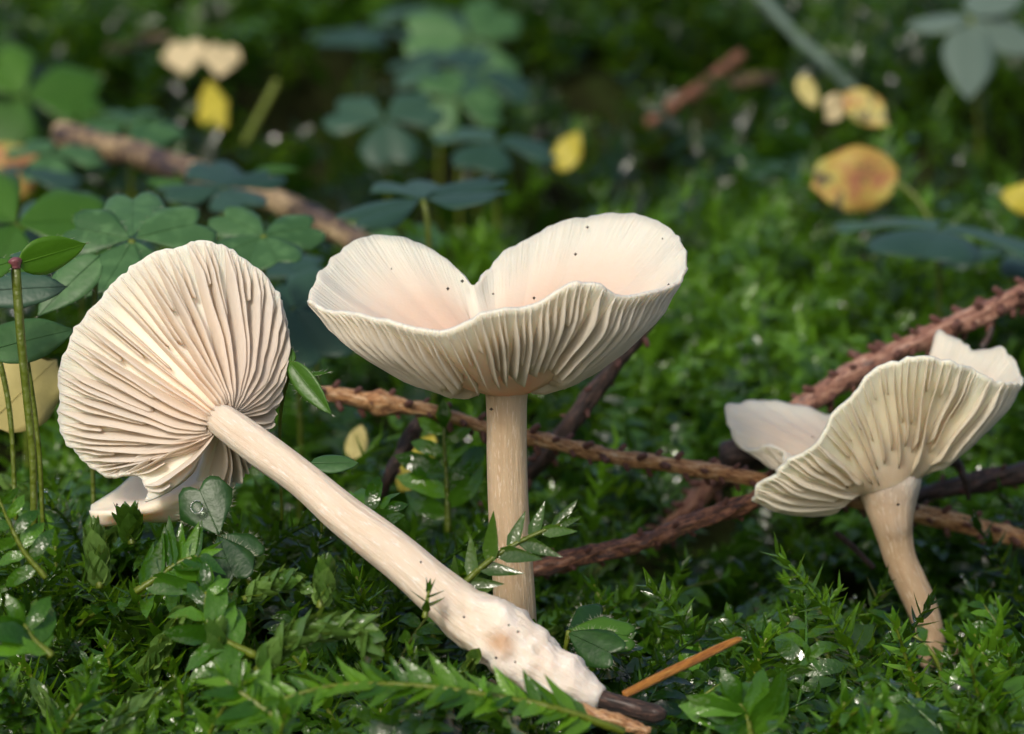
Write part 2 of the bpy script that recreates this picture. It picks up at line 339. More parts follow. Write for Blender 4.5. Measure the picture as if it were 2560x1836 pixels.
# ------------------------------------------------------------------ mushrooms
class Cap:
    def __init__(s, rim, hub, hub_r, axis, bulge, nt=300, closed=True, top=None, seed=0, jag=.012, ruffle=.02):
        s.closed = closed; s.nt = nt
        rim = [(*r, *([0]*(6-len(r)))) for r in rim]
        pts = np.array([np.r_[P(*r[:3]), RGT*pxs(r[3], r[2])-UPV*pxs(r[4], r[2])+FWD*r[5]] for r in rim])
        q = cat_rom(pts, nt, closed)
        s.R = q[:, :3]; ax = nrm(axis); hub = np.asarray(hub, float); s.hub = hub; s.ax = ax
        e = s.R-hub; e = e-np.outer(e@ax, ax)
        dirs = nrm(e); s.H = hub+dirs*hub_r
        k = np.arange(nt)
        out = nrm(s.R-hub); r2 = np.random.default_rng(seed)
        j = np.interp(k/nt*150, np.arange(151), r2.normal(0, 1, 151))
        s.R = s.R+out*(j*jag)[:, None]+ax*np.interp(k/nt*60, np.arange(61), r2.normal(0, 1, 61))[:, None]*jag*1.2
        b = np.asarray(bulge, float)
        s.Mc = (s.H+s.R)/2+b+q[:, 3:]
        kk = np.stack([k/nt*13, 0*k+seed*1.7, 0*k+3.], -1); wv = fbm(kk, 2)*sstep(0, .06, k/nt)*(1-sstep(.94, 1, k/nt))
        s.Mc = s.Mc+ax*(wv*ruffle*1.4)[:, None]; s.R = s.R+ax*(wv*ruffle)[:, None]
        s.top = hub+ax*.25 if top is None else np.asarray(top, float)
    def ip(s, A, t):
        if s.closed:
            f = (t % 1.0)*s.nt; i = np.floor(f).astype(int); w = (f-i)[..., None]
            return A[i % s.nt]*(1-w)+A[(i+1) % s.nt]*w
        f = np.clip(t, 0, 1)*(s.nt-1); i = np.minimum(np.floor(f).astype(int), s.nt-2); w = (f-i)[..., None]
        return A[i]*(1-w)+A[i+1]*w
    def U(s, r, t):
        r, t = np.broadcast_arrays(np.asarray(r, float), np.asarray(t, float))
        H, Mm, R = s.ip(s.H, t), s.ip(s.Mc, t), s.ip(s.R, t); r = r[..., None]
        return H*(1-r)**2+2*Mm*r*(1-r)+R*r*r
    def N(s, r, t):                       # towards the flesh (cap top side)
        e = .004
        dr = s.U(np.minimum(r+.02, 1), t)-s.U(np.maximum(r-.02, 0), t); dt = s.U(r, t+e)-s.U(r, t-e)
        n = nrm(np.cross(dr, dt)); return n*s.sgn
    def orient(s):
        s.sgn = 1.0; n = s.N(np.full(60, .45), np.linspace(.02, .98, 60)); s.sgn = 1.0 if (n@s.ax).mean() > 0 else -1.0
    def build(s, name, mat, parent, th0=.16, th1=.035, nr=22):
        s.orient(); t = np.arange(s.nt)/(s.nt if s.closed else s.nt-1); r = np.linspace(0, 1, nr)**.9
        rr, tt = np.meshgrid(r, t, indexing='ij')
        Uu = s.U(rr, tt); Nn = s.N(np.clip(rr, .06, .97), tt)
        for _ in range(3):
            Nn = nrm(Nn+np.roll(Nn, 1, 1)+np.roll(Nn, -1, 1)) if s.closed else nrm(Nn)
        th = th1+(th0-th1)*(1-sstep(.2, .95, rr))
        T = Uu+Nn*th[..., None]; w = sstep(0, .42, rr)[..., None]; T = s.top*(1-w)+T*w
        V = np.vstack([Uu.reshape(-1, 3), T.reshape(-1, 3)]); n = s.nt; F = []; off = nr*n
        last = n if s.closed else n-1
        for i in range(nr-1):
            for j in range(last):
                k = (j+1) % n
                F.append((i*n+j, i*n+k, (i+1)*n+k, (i+1)*n+j)); F.append((off+i*n+j, off+(i+1)*n+j, off+(i+1)*n+k, off+i*n+k))
        for j in range(last):
            k = (j+1) % n; F.append(((nr-1)*n+j, (nr-1)*n+k, off+(nr-1)*n+k, off+(nr-1)*n+j))
        if not s.closed:
            for i in range(nr-1):
                F.append((i*n, (i+1)*n, off+(i+1)*n, off+i*n)); F.append((i*n+n-1, off+i*n+n-1, off+(i+1)*n+n-1, (i+1)*n+n-1))
        rv = np.r_[rr.ravel(), rr.ravel()]; uv = np.stack([np.r_[tt.ravel(), tt.ravel()], rv], 1)
        me = raw_mesh(name, V-ORG[parent.name], F, mat, attrs={'rv': rv, 'un': np.r_[np.ones(rr.size), np.zeros(rr.size)]}, uv=uv)
        o = link(name, me, parent, ORG[parent.name])
        return o
    def gills(s, parent, mat, nfull, h, r0=(.0, .08), short=1, thick=.016, lean=.25, seed=1, wob=.004, blunt=.12, hp=(.15, .8), bias=(0, 0, 0), front=False):
        r2 = np.random.default_rng(seed); ns = 15
        lst = []
        for k in range(nfull):
            t_ = (k+r2.uniform(-.22, .22))/nfull; ra = r2.uniform(*r0)
            if front: ra = ra*sstep(.2, .8, -float(nrm(s.ip(s.R, np.array([t_]))[0]-s.hub-s.ax*((s.ip(s.R, np.array([t_]))[0]-s.hub)@s.ax))@FWD))+r2.uniform(.02, .1)
            lst.append((t_, ra, 1.0))
            if short: lst.append(((k+.5+r2.uniform(-.2, .2))/nfull, r2.choice([r2.uniform(.38, .6), r2.uniform(.62, .78)]), .75))
        ph = r2.uniform(0, 100)
        for t, a, hs in lst:
            if not s.closed and (t < .008 or t > .985): continue
            r = a+(.99-a)*np.linspace(0, 1, ns); q = (r-a)/(.99-a)
            tw = t+wob*fbm(np.stack([r*2.6, 0*r+t*9, 0*r+ph], -1), 2)*(1-r)**.3*np.sin(np.pi*np.clip(r, 0, 1))
            U = s.U(r, tw); N = -s.N(np.clip(r, .05, .96), tw)
            side = nrm(np.cross(np.gradient(U, axis=0), N))
            ln = lean*fbm(np.stack([r*1.5, 0*r+t*7, 0*r+ph+9], -1), 2)
            D = nrm(N+side*ln[:, None]+np.asarray(bias, float))
            hh = h*hs*(.55+.45*np.sin(np.pi*np.clip(r, 0, 1)**.8)**.6)*sstep(0, blunt, q+.02)*(1-sstep(hp[1], 1.0, r)*.93)*(1-(1-sstep(0, hp[0], r))*.45)
            hh = hh*(1+.10*fbm(np.stack([r*7, 0*r+t*40, 0*r+ph], -1), 2))+.004
            tk = thick*(1-.3*r)
            rows = [U-N*.012+side*tk[:, None]*.6, U+D*(hh*.55)[:, None]+side*(tk*.4)[:, None], U+D*hh[:, None]+side*(tk*.14)[:, None],
                    U+D*hh[:, None]-side*(tk*.14)[:, None], U+D*(hh*.55)[:, None]-side*(tk*.4)[:, None], U-N*.012-side*tk[:, None]*.6]
            V = np.stack(rows, 1).reshape(-1, 3); F = []
            for i in range(ns-1):
                for j in range(5): F.append((i*6+j, (i+1)*6+j, (i+1)*6+j+1, i*6+j+1))
            F.append((0, 1, 2, 3, 4, 5)); m = (ns-1)*6; F.append((m+5, m+4, m+3, m+2, m+1, m))
            obj('gill', V, F, mat, parent, attrs={'rv': np.repeat(r, 6)})

def stem_obj(parent, pts, mat, ns=36, n=90, lump=0.03, white=None, brown=None, mound=None, seed=0, whitetop=0):
    q = cat_rom(np.array([np.r_[P(*p[:3]), pxs(p[3], p[2])] for p in pts]), n)
    path, rad = q[:, :3], q[:, 3]
    def rf(L, th, R):
        p = np.stack([np.cos(th)*1.3, np.sin(th)*1.3, L*1.1+seed], -1)
        f = 1+lump*fbm(p, 3)+.012*np.sin(th*9+3*fbm(p*.7, 2))
        if mound is not None:
            u = L/L.max(); pp = np.stack([np.cos(th)*R, np.sin(th)*R, L], -1); f = f+mound*sstep(.55, .8, u)*(.45*fbm(pp*3.2, 3)+.30*fbm(pp*9, 2))
        return f
    V, F, uv = tube(path, rad, ns, True, rf)
    u = uv[:, 1]/uv[:, 1].max(); wn_ = fbm(V*3.0, 3)
    at = {'white': np.zeros(len(V)), 'brown': np.zeros(len(V))}
    if whitetop: at['white'] = (1-sstep(.0, whitetop, u+.08*wn_))*.6
    if white: at['white'] = np.clip(sstep(white[0], white[1], u+.10*wn_), 0, 1)*white[2]
    if brown is not None:
        for (px, py, d, rad_) in brown:
            dist = np.linalg.norm(V-P(px, py, d), axis=1); at['brown'] = np.maximum(at['brown'], .75*(1-sstep(.25*rad_, rad_, dist+.04*wn_)))
    return obj('stem', V, F, mat, parent, attrs=at, uv=uv)
def grit(parent, pts):
    VV, FF = [], []
    for p, r in pts:
        b = len(VV); base = np.array([[1, 0, 0], [-1, 0, 0], [0, 1, 0], [0, -1, 0], [0, 0, 1], [0, 0, -1]])*r*rng.uniform(.7, 1.2, (6, 1))
        VV += [p+x for x in base]
        FF += [(b+i, b+j, b+k) for i, j, k in ((0, 2, 4), (2, 1, 4), (1, 3, 4), (3, 0, 4), (2, 0, 5), (1, 2, 5), (3, 1, 5), (0, 3, 5))]
    o = obj('grit', np.array(VV), FF, M['grit'], parent); o['kind'] = 'stuff'; return o

def mushroom_mid():
    base = P(1288, 1640, 30.3)
    t = thing('mushroom', base, 'upright pale mushroom with pink heart-shaped funnel cap on a thick tan stem', 'mushroom', 'pale mushrooms in the moss')
    stem_obj(t, [(1266, 975, 30.0, 56), (1266, 1005, 30.0, 52), (1267, 1060, 30.0, 50), (1268, 1150, 30.05, 50), (1273, 1300, 30.1, 51), (1283, 1450, 30.2, 52), (1288, 1560, 30.25, 53), (1290, 1660, 30.3, 54)],
             M['stem_mid'], lump=.03, seed=3)
    rim = [(768, 757, 30.1), (780, 722, 30.5), (803, 682, 30.9), (838, 645, 31.2), (880, 610, 31.4), (925, 596, 31.5), (975, 599, 31.5), (1041, 615, 31.5), (1100, 640, 31.4), (1150, 678, 31.25), (1180, 714, 31.05),
           (1187, 714, 31.05), (1215, 676, 31.3), (1270, 632, 31.5), (1362, 580, 31.7), (1454, 550, 31.8), (1545, 540, 31.7), (1614, 549, 31.5), (1674, 572, 31.2), (1708, 612, 30.8), (1720, 660, 30.4), (1708, 702, 29.9),
           (1668, 727, 29.4), (1614, 742, 29.1), (1560, 744, 28.9), (1515, 726, 28.75), (1470, 712, 28.65), (1428, 718, 28.6), (1395, 738, 28.6), (1350, 760, 28.6), (1300, 769, 28.55), (1247, 775, 28.5), (1195, 797, 28.5),
           (1133, 819, 28.55), (1060, 824, 28.6), (990, 812, 28.8), (930, 797, 29.05), (858, 784, 29.4), (800, 776, 29.75)]
    c = Cap(rim, P(1266, 985, 30.0), pxs(50, 30), [0, 0, 1], UPV*-.26, top=P(1262, 930, 30.0), seed=5)
    cap = c.build('cap', M['cap_pink'], t, .22, .04)
    c.gills(cap, M['gill_cream'], 70, .15, r0=(.24, .42), seed=8, lean=.75, blunt=.06, thick=.02, hp=(.3, .8), front=True)
    sp = []
    for r_, tt in rng.uniform((.35, 0), (.95, .6), (16, 2)):
        sp.append((c.U(r_, tt)+c.N(np.float64(r_), tt)*.06, rng.uniform(.009, .018)))
    for (x, y, d) in ((1156, 703, 30.9), (1120, 722, 30.8), (1335, 745, 30.5), (1438, 636, 31.1), (1469, 569, 31.6), (1672, 713, 30.0), (1228, 1024, 29.56)):
        sp.append((P(x, y, d), .02))
    grit(cap, sp)
mushroom_mid()

def mushroom_left():
    base = P(1480, 1745, 28.35)
    t = thing('mushroom', base, 'uprooted mushroom lying on the moss with its fan of gills turned outward', 'mushroom', 'pale mushrooms in the moss')
    stem_obj(t, [(553, 1050, 29.75, 40), (567, 1060, 29.65, 42), (650, 1122, 29.5, 47), (760, 1203, 29.3, 46), (862, 1290, 29.1, 52), (985, 1385, 28.95, 58), (1085, 1472, 28.85, 62), (1160, 1535, 28.8, 68), (1250, 1595, 28.7, 84), (1330, 1655, 28.6, 84), (1420, 1715, 28.45, 62), (1500, 1752, 28.35, 34)],
             M['stem_left'], n=130, ns=44, lump=.05, white=(.66, .88, .5), whitetop=.6, brown=[(1255, 1605, 28.35, .22)], mound=.34, seed=11)
    D = 29.9
    rim = [(362, 1258, 29.8, 28, 52, -.32), (366, 1226, 29.85, 22, 42, -.3), (348, 1192, 30.0, 10, 22, -.22), (318, 1188, 30.1, 4, 8, -.12), (277, 1190, 30.3, 0, 0, -.04), (232, 1171, 30.5), (194, 1137, 30.6), (160, 1098, 30.7), (147, 1053, 30.8), (143, 998, 30.9), (146, 943, 31), (158, 887, 31.05),
           (183, 832, 31.1), (221, 777, 31.15), (277, 713, 31.2), (332, 666, 31.2), (387, 633, 31.2), (454, 608, 31.2), (501, 602, 31.15), (553, 611, 31.1), (598, 638, 31.0), (642, 672, 30.9), (681, 712, 30.8), (708, 766, 30.7), (719, 810, 30.6), (722, 860, 30.5),
           (714, 915, 30.4), (692, 998, 30.35), (672, 1064, 30.3), (645, 1125, 30.3), (612, 1178, 30.35), (570, 1222, 30.4), (520, 1262, 30.45), (460, 1290, 30.5)]
    rim = [(r[0], r[1], 29.95+.62*(r[2]-29.9)+.0011*((r[0]-560)*.8+(r[1]-1050)*.6), *r[3:]) for r in rim]
    ax = nrm(P(553, 1050, 29.75)-P(760, 1203, 29.0))
    c = Cap(rim, P(556, 1053, 29.75), pxs(38, 29.7), ax, FWD*.28+RGT*-.02, nt=320, closed=False, top=P(500, 1010, 30.3), seed=9)
    cap = c.build('cap', M['cap_cream'], t, .16, .04)
    c.gills(cap, M['gill_pink'], 40, .225, r0=(.0, .03), seed=21, lean=.35, thick=.026, blunt=.03, hp=(.3, .86), wob=.006, bias=RGT*.62-UPV*.5)
    # folded lower lobe of the cap, resting on the moss
    n = 40; sec = []
    back = cat_rom([P(228, 1262, 30.75), P(290, 1222, 30.95), P(345, 1178, 31.0), P(430, 1150, 31.0), P(520, 1120, 30.9), P(600, 1110, 30.75)], n)
    front = cat_rom([P(222, 1276, 30.55), P(285, 1282, 30.2), P(350, 1277, 30.15), P(440, 1240, 30.2), P(530, 1195, 30.25), P(600, 1140, 30.35)], n)
    bot = cat_rom([P(236, 1306, 30.6), P(270, 1316, 30.5), P(345, 1304, 30.5), P(445, 1303, 30.55), P(545, 1268, 30.55), P(608, 1185, 30.5)], n)
    rings = []
    for k in range(n):
        a, b, e = back[k], front[k], bot[k]; m1 = (a+b)/2-UPV*.05; m2 = (b+e)/2-FWD*.05; m3 = (a+e)/2+FWD*.08
        rings.append(cat_rom(np.array([a, m1, b, m2, e, m3]), 24, closed=True))
    R_ = np.array(rings); V = R_.reshape(-1, 3); F = []
    for i in range(n-1):
        for j in range(24): F.append((i*24+j, i*24+(j+1) % 24, (i+1)*24+(j+1) % 24, (i+1)*24+j))
    F.append(tuple(range(23, -1, -1))); F.append(tuple((n-1)*24+j for j in range(24)))
    uv = np.stack([np.repeat(np.linspace(0, .25, n), 24), np.tile(np.linspace(0, 1, 24), n)], 1)
    obj('cap_lobe', V, F, M['cap_warm'], cap, attrs={'rv': np.full(len(V), .72)}, uv=uv)
    sp = [(P(x, y, d), .016) for x, y, d in ((328, 1078, 30.1), (486, 752, 30.6), (574, 756, 30.4), (292, 1262, 30.3), (1052, 1406, 28.4), (1295, 1580, 28.05), (1160, 1543, 28.1), (1240, 1645, 28.1), (1288, 1655, 28.02), (1272, 1563, 28.05))]
    grit(cap, sp)
mushroom_left()

def mushroom_right():
    base = P(2335, 1650, 32.7)
    t = thing('mushroom', base, 'smaller ivory mushroom with ruffled saddle-shaped cap on a curved stem among twigs', 'mushroom', 'pale mushrooms in the moss')
    stem_obj(t, [(2216, 1130, 32.4, 84), (2218, 1175, 32.4, 86), (2221, 1215, 32.4, 82), (2225, 1255, 32.4, 70), (2231, 1300, 32.4, 56), (2238, 1345, 32.45, 46), (2252, 1400, 32.5, 40), (2276, 1455, 32.55, 39), (2302, 1515, 32.6, 38), (2320, 1570, 32.65, 36), (2335, 1660, 32.7, 34)],
             M['stem_right'], lump=.05, seed=21, whitetop=.36)
    rim = [(1882, 1250, 32.0, 20, 50, .1), (1901, 1212, 31.85, 18, 36, .1), (1945, 1168, 31.7, 12, 20), (1986, 1131, 31.6), (2032, 1098, 31.5), (2068, 1058, 31.45), (2099, 1015, 31.4), (2136, 974, 31.35), (2190, 934, 31.3), (2241, 914, 31.25), (2297, 905, 31.2), (2354, 914, 31.25), (2410, 925, 31.35), (2484, 936, 31.6, 0, 30),
           (2535, 952, 31.95, 0, 15), (2557, 955, 32.35, 0, 20), (2545, 915, 32.8, 0, 25), (2520, 888, 33.1, 0, 25), (2489, 874, 33.3, 0, 40), (2440, 884, 33.5), (2425, 876, 33.6), (2385, 850, 33.8), (2350, 834, 33.95), (2340, 880, 34.1),
           (2290, 960, 34.3), (2200, 1020, 34.4), (2120, 1045, 34.4), (2040, 1032, 34.35), (1985, 1016, 34.3), (1890, 1013, 34.2), (1850, 1026, 34.1), (1815, 1030, 34.0), (1820, 1066, 33.7), (1840, 1100, 33.5, 20, 20), (1880, 1110, 33.3, 30, 30), (1925, 1118, 33.1, 30, 30), (1960, 1150, 32.9, 30, 40), (1930, 1200, 32.6, 30, 60), (1892, 1250, 32.3, 30, 60)]
    c = Cap(rim, P(2221, 1222, 32.4), pxs(83, 32.4), nrm(UPV+FWD*.1-RGT*.28), UPV*.06, top=P(2215, 1085, 32.5), seed=15, jag=.018, ruffle=.10)
    cap = c.build('cap', M['cap_tan'], t, .14, .04)
    c.gills(cap, M['gill_ivory'], 64, .11, r0=(.03, .32), seed=31, lean=.5, thick=.018, blunt=.2, wob=.005)
    grit(cap, [(P(x, y, d), .025) for x, y, d in ((2119, 1217, 31.9), (2031, 1094, 33.4), (2245, 1262, 31.6), (2318, 1513, 32.2))])
mushroom_right()

# ------------------------------------------------------------------ twigs
PEG_ME = None
def peg_mesh():
    V, F, uv = tube(np.array([[0, 0, -.3], [0, 0, .3], [.1, 0, .75], [.25, 0, 1.0]]), np.array([.42, .38, .33, .30]), 7)
    return raw_mesh('needle_peg', V, F, M['peg'], uv=uv)
def twig(pts, mat, label, pegs=0, rough=.1, seed=0, n=110, peg=.10, name='spruce_twig', ns=20, group='fallen spruce twigs', knob=None):
    global PEG_ME
    if pts[0][2] > 44:
        k = settle(pts, .9); pts = [(a, b, c+k, r) for a, b, c, r in pts]
    thin = .84 if name == 'spruce_twig' else (.75 if name == 'fallen_branch' else 1)
    q = cat_rom(np.array([np.r_[P(*p[:3]), pxs(p[3]*thin, p[2])] for p in pts]), n); path, rad = q[:, :3], q[:, 3]
    r2 = np.random.default_rng(seed+50)
    path = path+fbm(path*1.1+seed, 2)[:, None]*.03*np.array([1, .5, 1.])
    def rf(L, th, R):
        Ls = L/np.maximum(R, .05)
        p = np.stack([np.cos(th)*1.2, np.sin(th)*1.2, Ls*.35+seed*3], -1)
        ridge = np.abs(np.sin(th*2.5+Ls*.55+1.2*fbm(p*.6, 2)))
        f = 1+rough*(1.1*(ridge-.6)+1.0*fbm(p*1.7, 3))
        if knob is not None:
            for (u, s_, w) in knob: f = f+s_*np.exp(-((L/L.max()-u)/w)**2)*(1+.5*fbm(p*1.5, 2))
        return f
    V, F, uv = tube(path, rad, ns, True, rf)
    low = path[np.argmin(path[:, 2])]-np.array([0, 0, rad.mean()])
    t = thing(name, low, label, 'twig', group)
    obj('bark', V, F, mat, t, uv=uv)
    if pegs:
        if PEG_ME is None: PEG_ME = peg_mesh()
        T, N, B = frames(path)
        for k in range(pegs):
            i = int((k+.5+r2.uniform(-.3, .3))/pegs*(n-1)); a = k*2.399+r2.uniform(-.4, .4)
            dr = N[i]*math.cos(a)+B[i]*math.sin(a); o = nrm(dr+T[i]*.35)
            x = nrm(T[i]-o*(T[i]@o)); y = np.cross(o, x); s_ = peg*r2.uniform(.75, 1.3)
            pos = path[i]+dr*rad[i]*.95-ORG[t.name]
            ob = bpy.data.objects.new('needle_peg', PEG_ME); COL.objects.link(ob); ob.parent = t
            mt = np.eye(4); mt[:3, :3] = np.stack([x, y, o], 1)*s_; mt[:3, 3] = pos*SC; ob.matrix_basis = Matrix(mt.tolist())
    return t
twig([(795, 984, 33.4, 22), (860, 990, 33.4, 24), (950, 1012, 33.35, 25), (1060, 1030, 33.3, 20), (1210, 1068, 33.25, 20), (1340, 1095, 33.2, 22), (1500, 1130, 33.2, 22), (1700, 1168, 33.2, 23), (1900, 1203, 33.4, 24), (2090, 1240, 33.9, 25), (2290, 1280, 34.1, 27), (2420, 1312, 34.2, 28), (2600, 1352, 34.4, 27)],
     M['bark_tan'], 'long tan twig studded with needle stubs running behind both standing mushrooms', 110, .15, 1, n=240, peg=.095, knob=[(.085, .75, .016)])
twig([(2640, 690, 35.4, 30), (2560, 735, 35.3, 30), (2430, 792, 35.2, 31), (2300, 852, 35.2, 32), (2150, 925, 35.2, 32), (2040, 995, 35.3, 32), (1930, 1075, 35.4, 32), (1850, 1135, 35.6, 30), (1780, 1210, 35.8, 30), (1700, 1295, 36, 28), (1630, 1360, 36.2, 24)],
     M['bark_pink'], 'thick reddish twig slanting down behind the ruffled ivory cap', 95, .17, 2, n=200, peg=.115)
twig([(1640, 770, 34.0, 24), (1600, 830, 34.0, 25), (1505, 955, 34.1, 26), (1420, 1070, 34.2, 27), (1340, 1165, 34.4, 26), (1270, 1240, 34.8, 24), (1200, 1300, 35.2, 22)],
     M['bark_dark'], 'dark bare twig leaning behind the stem of the heart-shaped mushroom', 26, .17, 3, peg=.08)
twig([(1315, 1425, 32.6, 24), (1400, 1405, 32.6, 27), (1500, 1382, 32.6, 27), (1620, 1350, 32.7, 25), (1740, 1302, 32.8, 25), (1860, 1258, 33.0, 26), (1960, 1215, 33.2, 25)],
     M['bark_red'], 'flaking red-brown twig low in the moss beside the upright stem', 24, .26, 4, peg=.07)
twig([(1052, 1050, 34.0, 17), (1030, 1090, 34.0, 22), (1000, 1140, 34.0, 21), (972, 1190, 34.0, 18), (955, 1235, 34.1, 15)],
     M['bark_dark'], 'short blackish twig hanging below the knotted end of the tan twig', 4, .2, 5, n=40, peg=.06)
twig([(2240, 1262, 34.9, 22), (2340, 1232, 34.9, 24), (2420, 1215, 34.9, 30), (2500, 1190, 34.9, 32), (2620, 1168, 34.9, 32)],
     M['bark_dark'], 'dark wet twig right of the curved stem, above the tan twig', 8, .2, 6, n=60, peg=.08)
twig([(1806, 1150, 34.7, 40), (1850, 1142, 34.7, 46), (1905, 1132, 34.7, 44)], M['bark_dark'], 'black broken twig stump under the left brim of the ruffled mushroom', 0, .12, 7, n=24, name='broken_twig')
twig([(2330, 1130, 33.9, 16), (2370, 1140, 33.9, 20), (2400, 1160, 34.0, 12), (2418, 1200, 34.0, 9), (2425, 1245, 34.1, 5)], M['bark_dark'], 'thin black rootlet curling below the right brim of the ruffled cap', 0, .1, 8, n=40, name='rootlet')
twig([(2455, 870, 35, 9), (2470, 845, 35, 8), (2480, 820, 35, 7)], M['bark_dark'], 'tiny dark twig tip poking up beyond the ruffled cap', 0, .1, 9, n=20, name='twig_tip')
twig([(150, 335, 50.5, 44), (300, 375, 49.5, 46), (430, 415, 48.6, 44), (560, 455, 47.8, 42), (700, 505, 47.0, 42), (800, 555, 46.4, 42), (900, 612, 45.8, 40), (1010, 690, 45.2, 36)],
     M['log'], 'brown weathered branch with a dark end lying across the moss behind the sorrel', 0, .1, 10, n=80, name='fallen_branch', group=None)
twig([(2160, 250, 55, 14), (2060, 150, 56, 14), (1960, 60, 57, 14), (1890, -20, 58, 15)], M['grey_leaf'], 'grey-green dry stalk slanting over the far moss beside the yellow leaves', 0, .05, 11, n=30, name='dry_stalk', group=None)
twig([(1620, 310, 53, 14), (1720, 240, 53.5, 14), (1850, 140, 54.5, 15)], M['bark_red'], 'reddish broken stick in the dark hollow of the far moss', 0, .06, 12, n=30, name='broken_stick', group=None)
twig([(1640, 275, 54.5, 16), (1760, 235, 55, 16), (1880, 200, 55.5, 16), (1990, 205, 56, 13)], M['log'], 'grey curved stick beside the reddish one in the far moss', 0, .06, 13, n=30, name='curved_stick', group=None)
twig([(250, 130, 58, 12), (340, 105, 58, 12), (420, 92, 58.5, 11)], M['log'], 'thin brown stick far back beside the two cream leaves', 0, .05, 14, n=20, name='far_stick', group=None)
twig([(610, 360, 50, 9), (650, 285, 50.3, 9), (690, 205, 50.6, 8)], M['stalk'], 'straight yellow-green grass stalk in the far moss', 0, .02, 15, n=20, name='grass_stalk', group=None)
twig([(1855, 1597, 28.6, 4), (1835, 1604, 28.6, 9), (1740, 1650, 28.5, 12), (1640, 1698, 28.4, 12), (1560, 1737, 28.3, 11)], M['needle'], 'single orange-brown fallen spruce needle lying on the moss', 0, .02, 16, n=30, ns=8, name='spruce_needle', group=None)
twig([(1478, 1732, 28.4, 24), (1530, 1750, 28.3, 23), (1600, 1770, 28.2, 24), (1645, 1782, 28.1, 22), (1662, 1785, 28.05, 12)], M['bark_dark'], 'blunt black stalk end poking out from the lumpy mushroom foot', 0, .04, 17, n=30, name='black_stalk', group=None)
twig([(1420, 1762, 28.0, 12), (1480, 1782, 27.9, 18), (1550, 1808, 27.8, 18), (1620, 1836, 27.7, 12)], M['bark_tan'], 'split sliver of brown bark under the lumpy mushroom foot', 0, .25, 18, n=30, name='bark_sliver', group=None)
twig([(2085, 1335, 33.6, 7), (2130, 1370, 33.6, 8), (2185, 1420, 33.6, 7)], M['bark_dark'], 'thin bluish-black stalk left of the curved stem', 0, .04, 19, n=20, name='thin_stalk', group=None)

# ------------------------------------------------------------------ leaves
def leaf_grid(L, W, shape='oval', fold=.25, droop=.15, wave=0., nl=9, nw=6, thick=.012, seed=0, irr=0.):
    """leaf along +Y, face +Z; a closed thin shell"""
    s = np.linspace(0, 1, nl); u = np.linspace(-1, 1, nw+1)
    if shape == 'heart': w = np.sin(np.pi/2*np.clip(s/.78, 0, 1))**.95
    elif shape == 'point': w = np.sin(np.pi*s**.75)**.8
    elif shape == 'round': w = np.sqrt(np.clip(1-(2*s-1)**2, 0, 1))
    else: w = np.sin(np.pi*s**.85)**.65
    S, Uu = np.meshgrid(s, u, indexing='ij'); Wd = np.broadcast_to(w[:, None], S.shape)
    if shape == 'heart':
        au = np.abs(Uu); yt = np.where(au < .5, 1-.15*(1-au/.5)**2, 1-.36*np.clip((au-.5)/.5, 0, 1)**2.4); ty = S*(1+(yt-1)*S**1.3)
    else: ty = S
    x = Uu*Wd*W/2; y = ty*L
    if irr:
        nz = fbm(np.stack([S*3.2, np.sign(Uu)*2+5, 0*S+seed*1.3], -1), 2); x = x*(1+irr*nz); y = y+L*irr*.4*fbm(np.stack([Uu*1.6, 0*S+seed, S], -1), 2)*S
    z = fold*np.abs(x)-droop*L*S**2-.12*W*(Uu*Wd)**2
    if wave: z = z+wave*np.sin(S*9+Uu*2+seed)*Wd*np.abs(Uu)
    top = np.stack([x, y, z+thick/2], -1).reshape(-1, 3); bot = np.stack([x, y, z-thick/2], -1).reshape(-1, 3)
    n = nw+1; F = []; o = len(top)
    for i in range(nl-1):
        for j in range(nw):
            a = i*n+j; F.append((a, a+1, a+n+1, a+n)); F.append((o+a, o+a+n, o+a+n+1, o+a+1))
    for i in range(nl-1):
        a = i*n; F.append((a, a+n, o+a+n, o+a)); a = i*n+nw; F.append((a, o+a, o+a+n, a+n))
    for j in range(nw):
        a = j; F.append((a, o+a, o+a+1, a+1)); a = (nl-1)*n+j; F.append((a, a+1, o+a+1, o+a))
    return np.vstack([top, bot]), F
def place(V, base, tip, normal):
    base, tip = np.asarray(base, float), np.asarray(tip, float); y = nrm(tip-base); z = np.asarray(normal, float); z = nrm(z-y*(z@y)); x = np.cross(y, z)
    return base+V@np.stack([x, y, z])
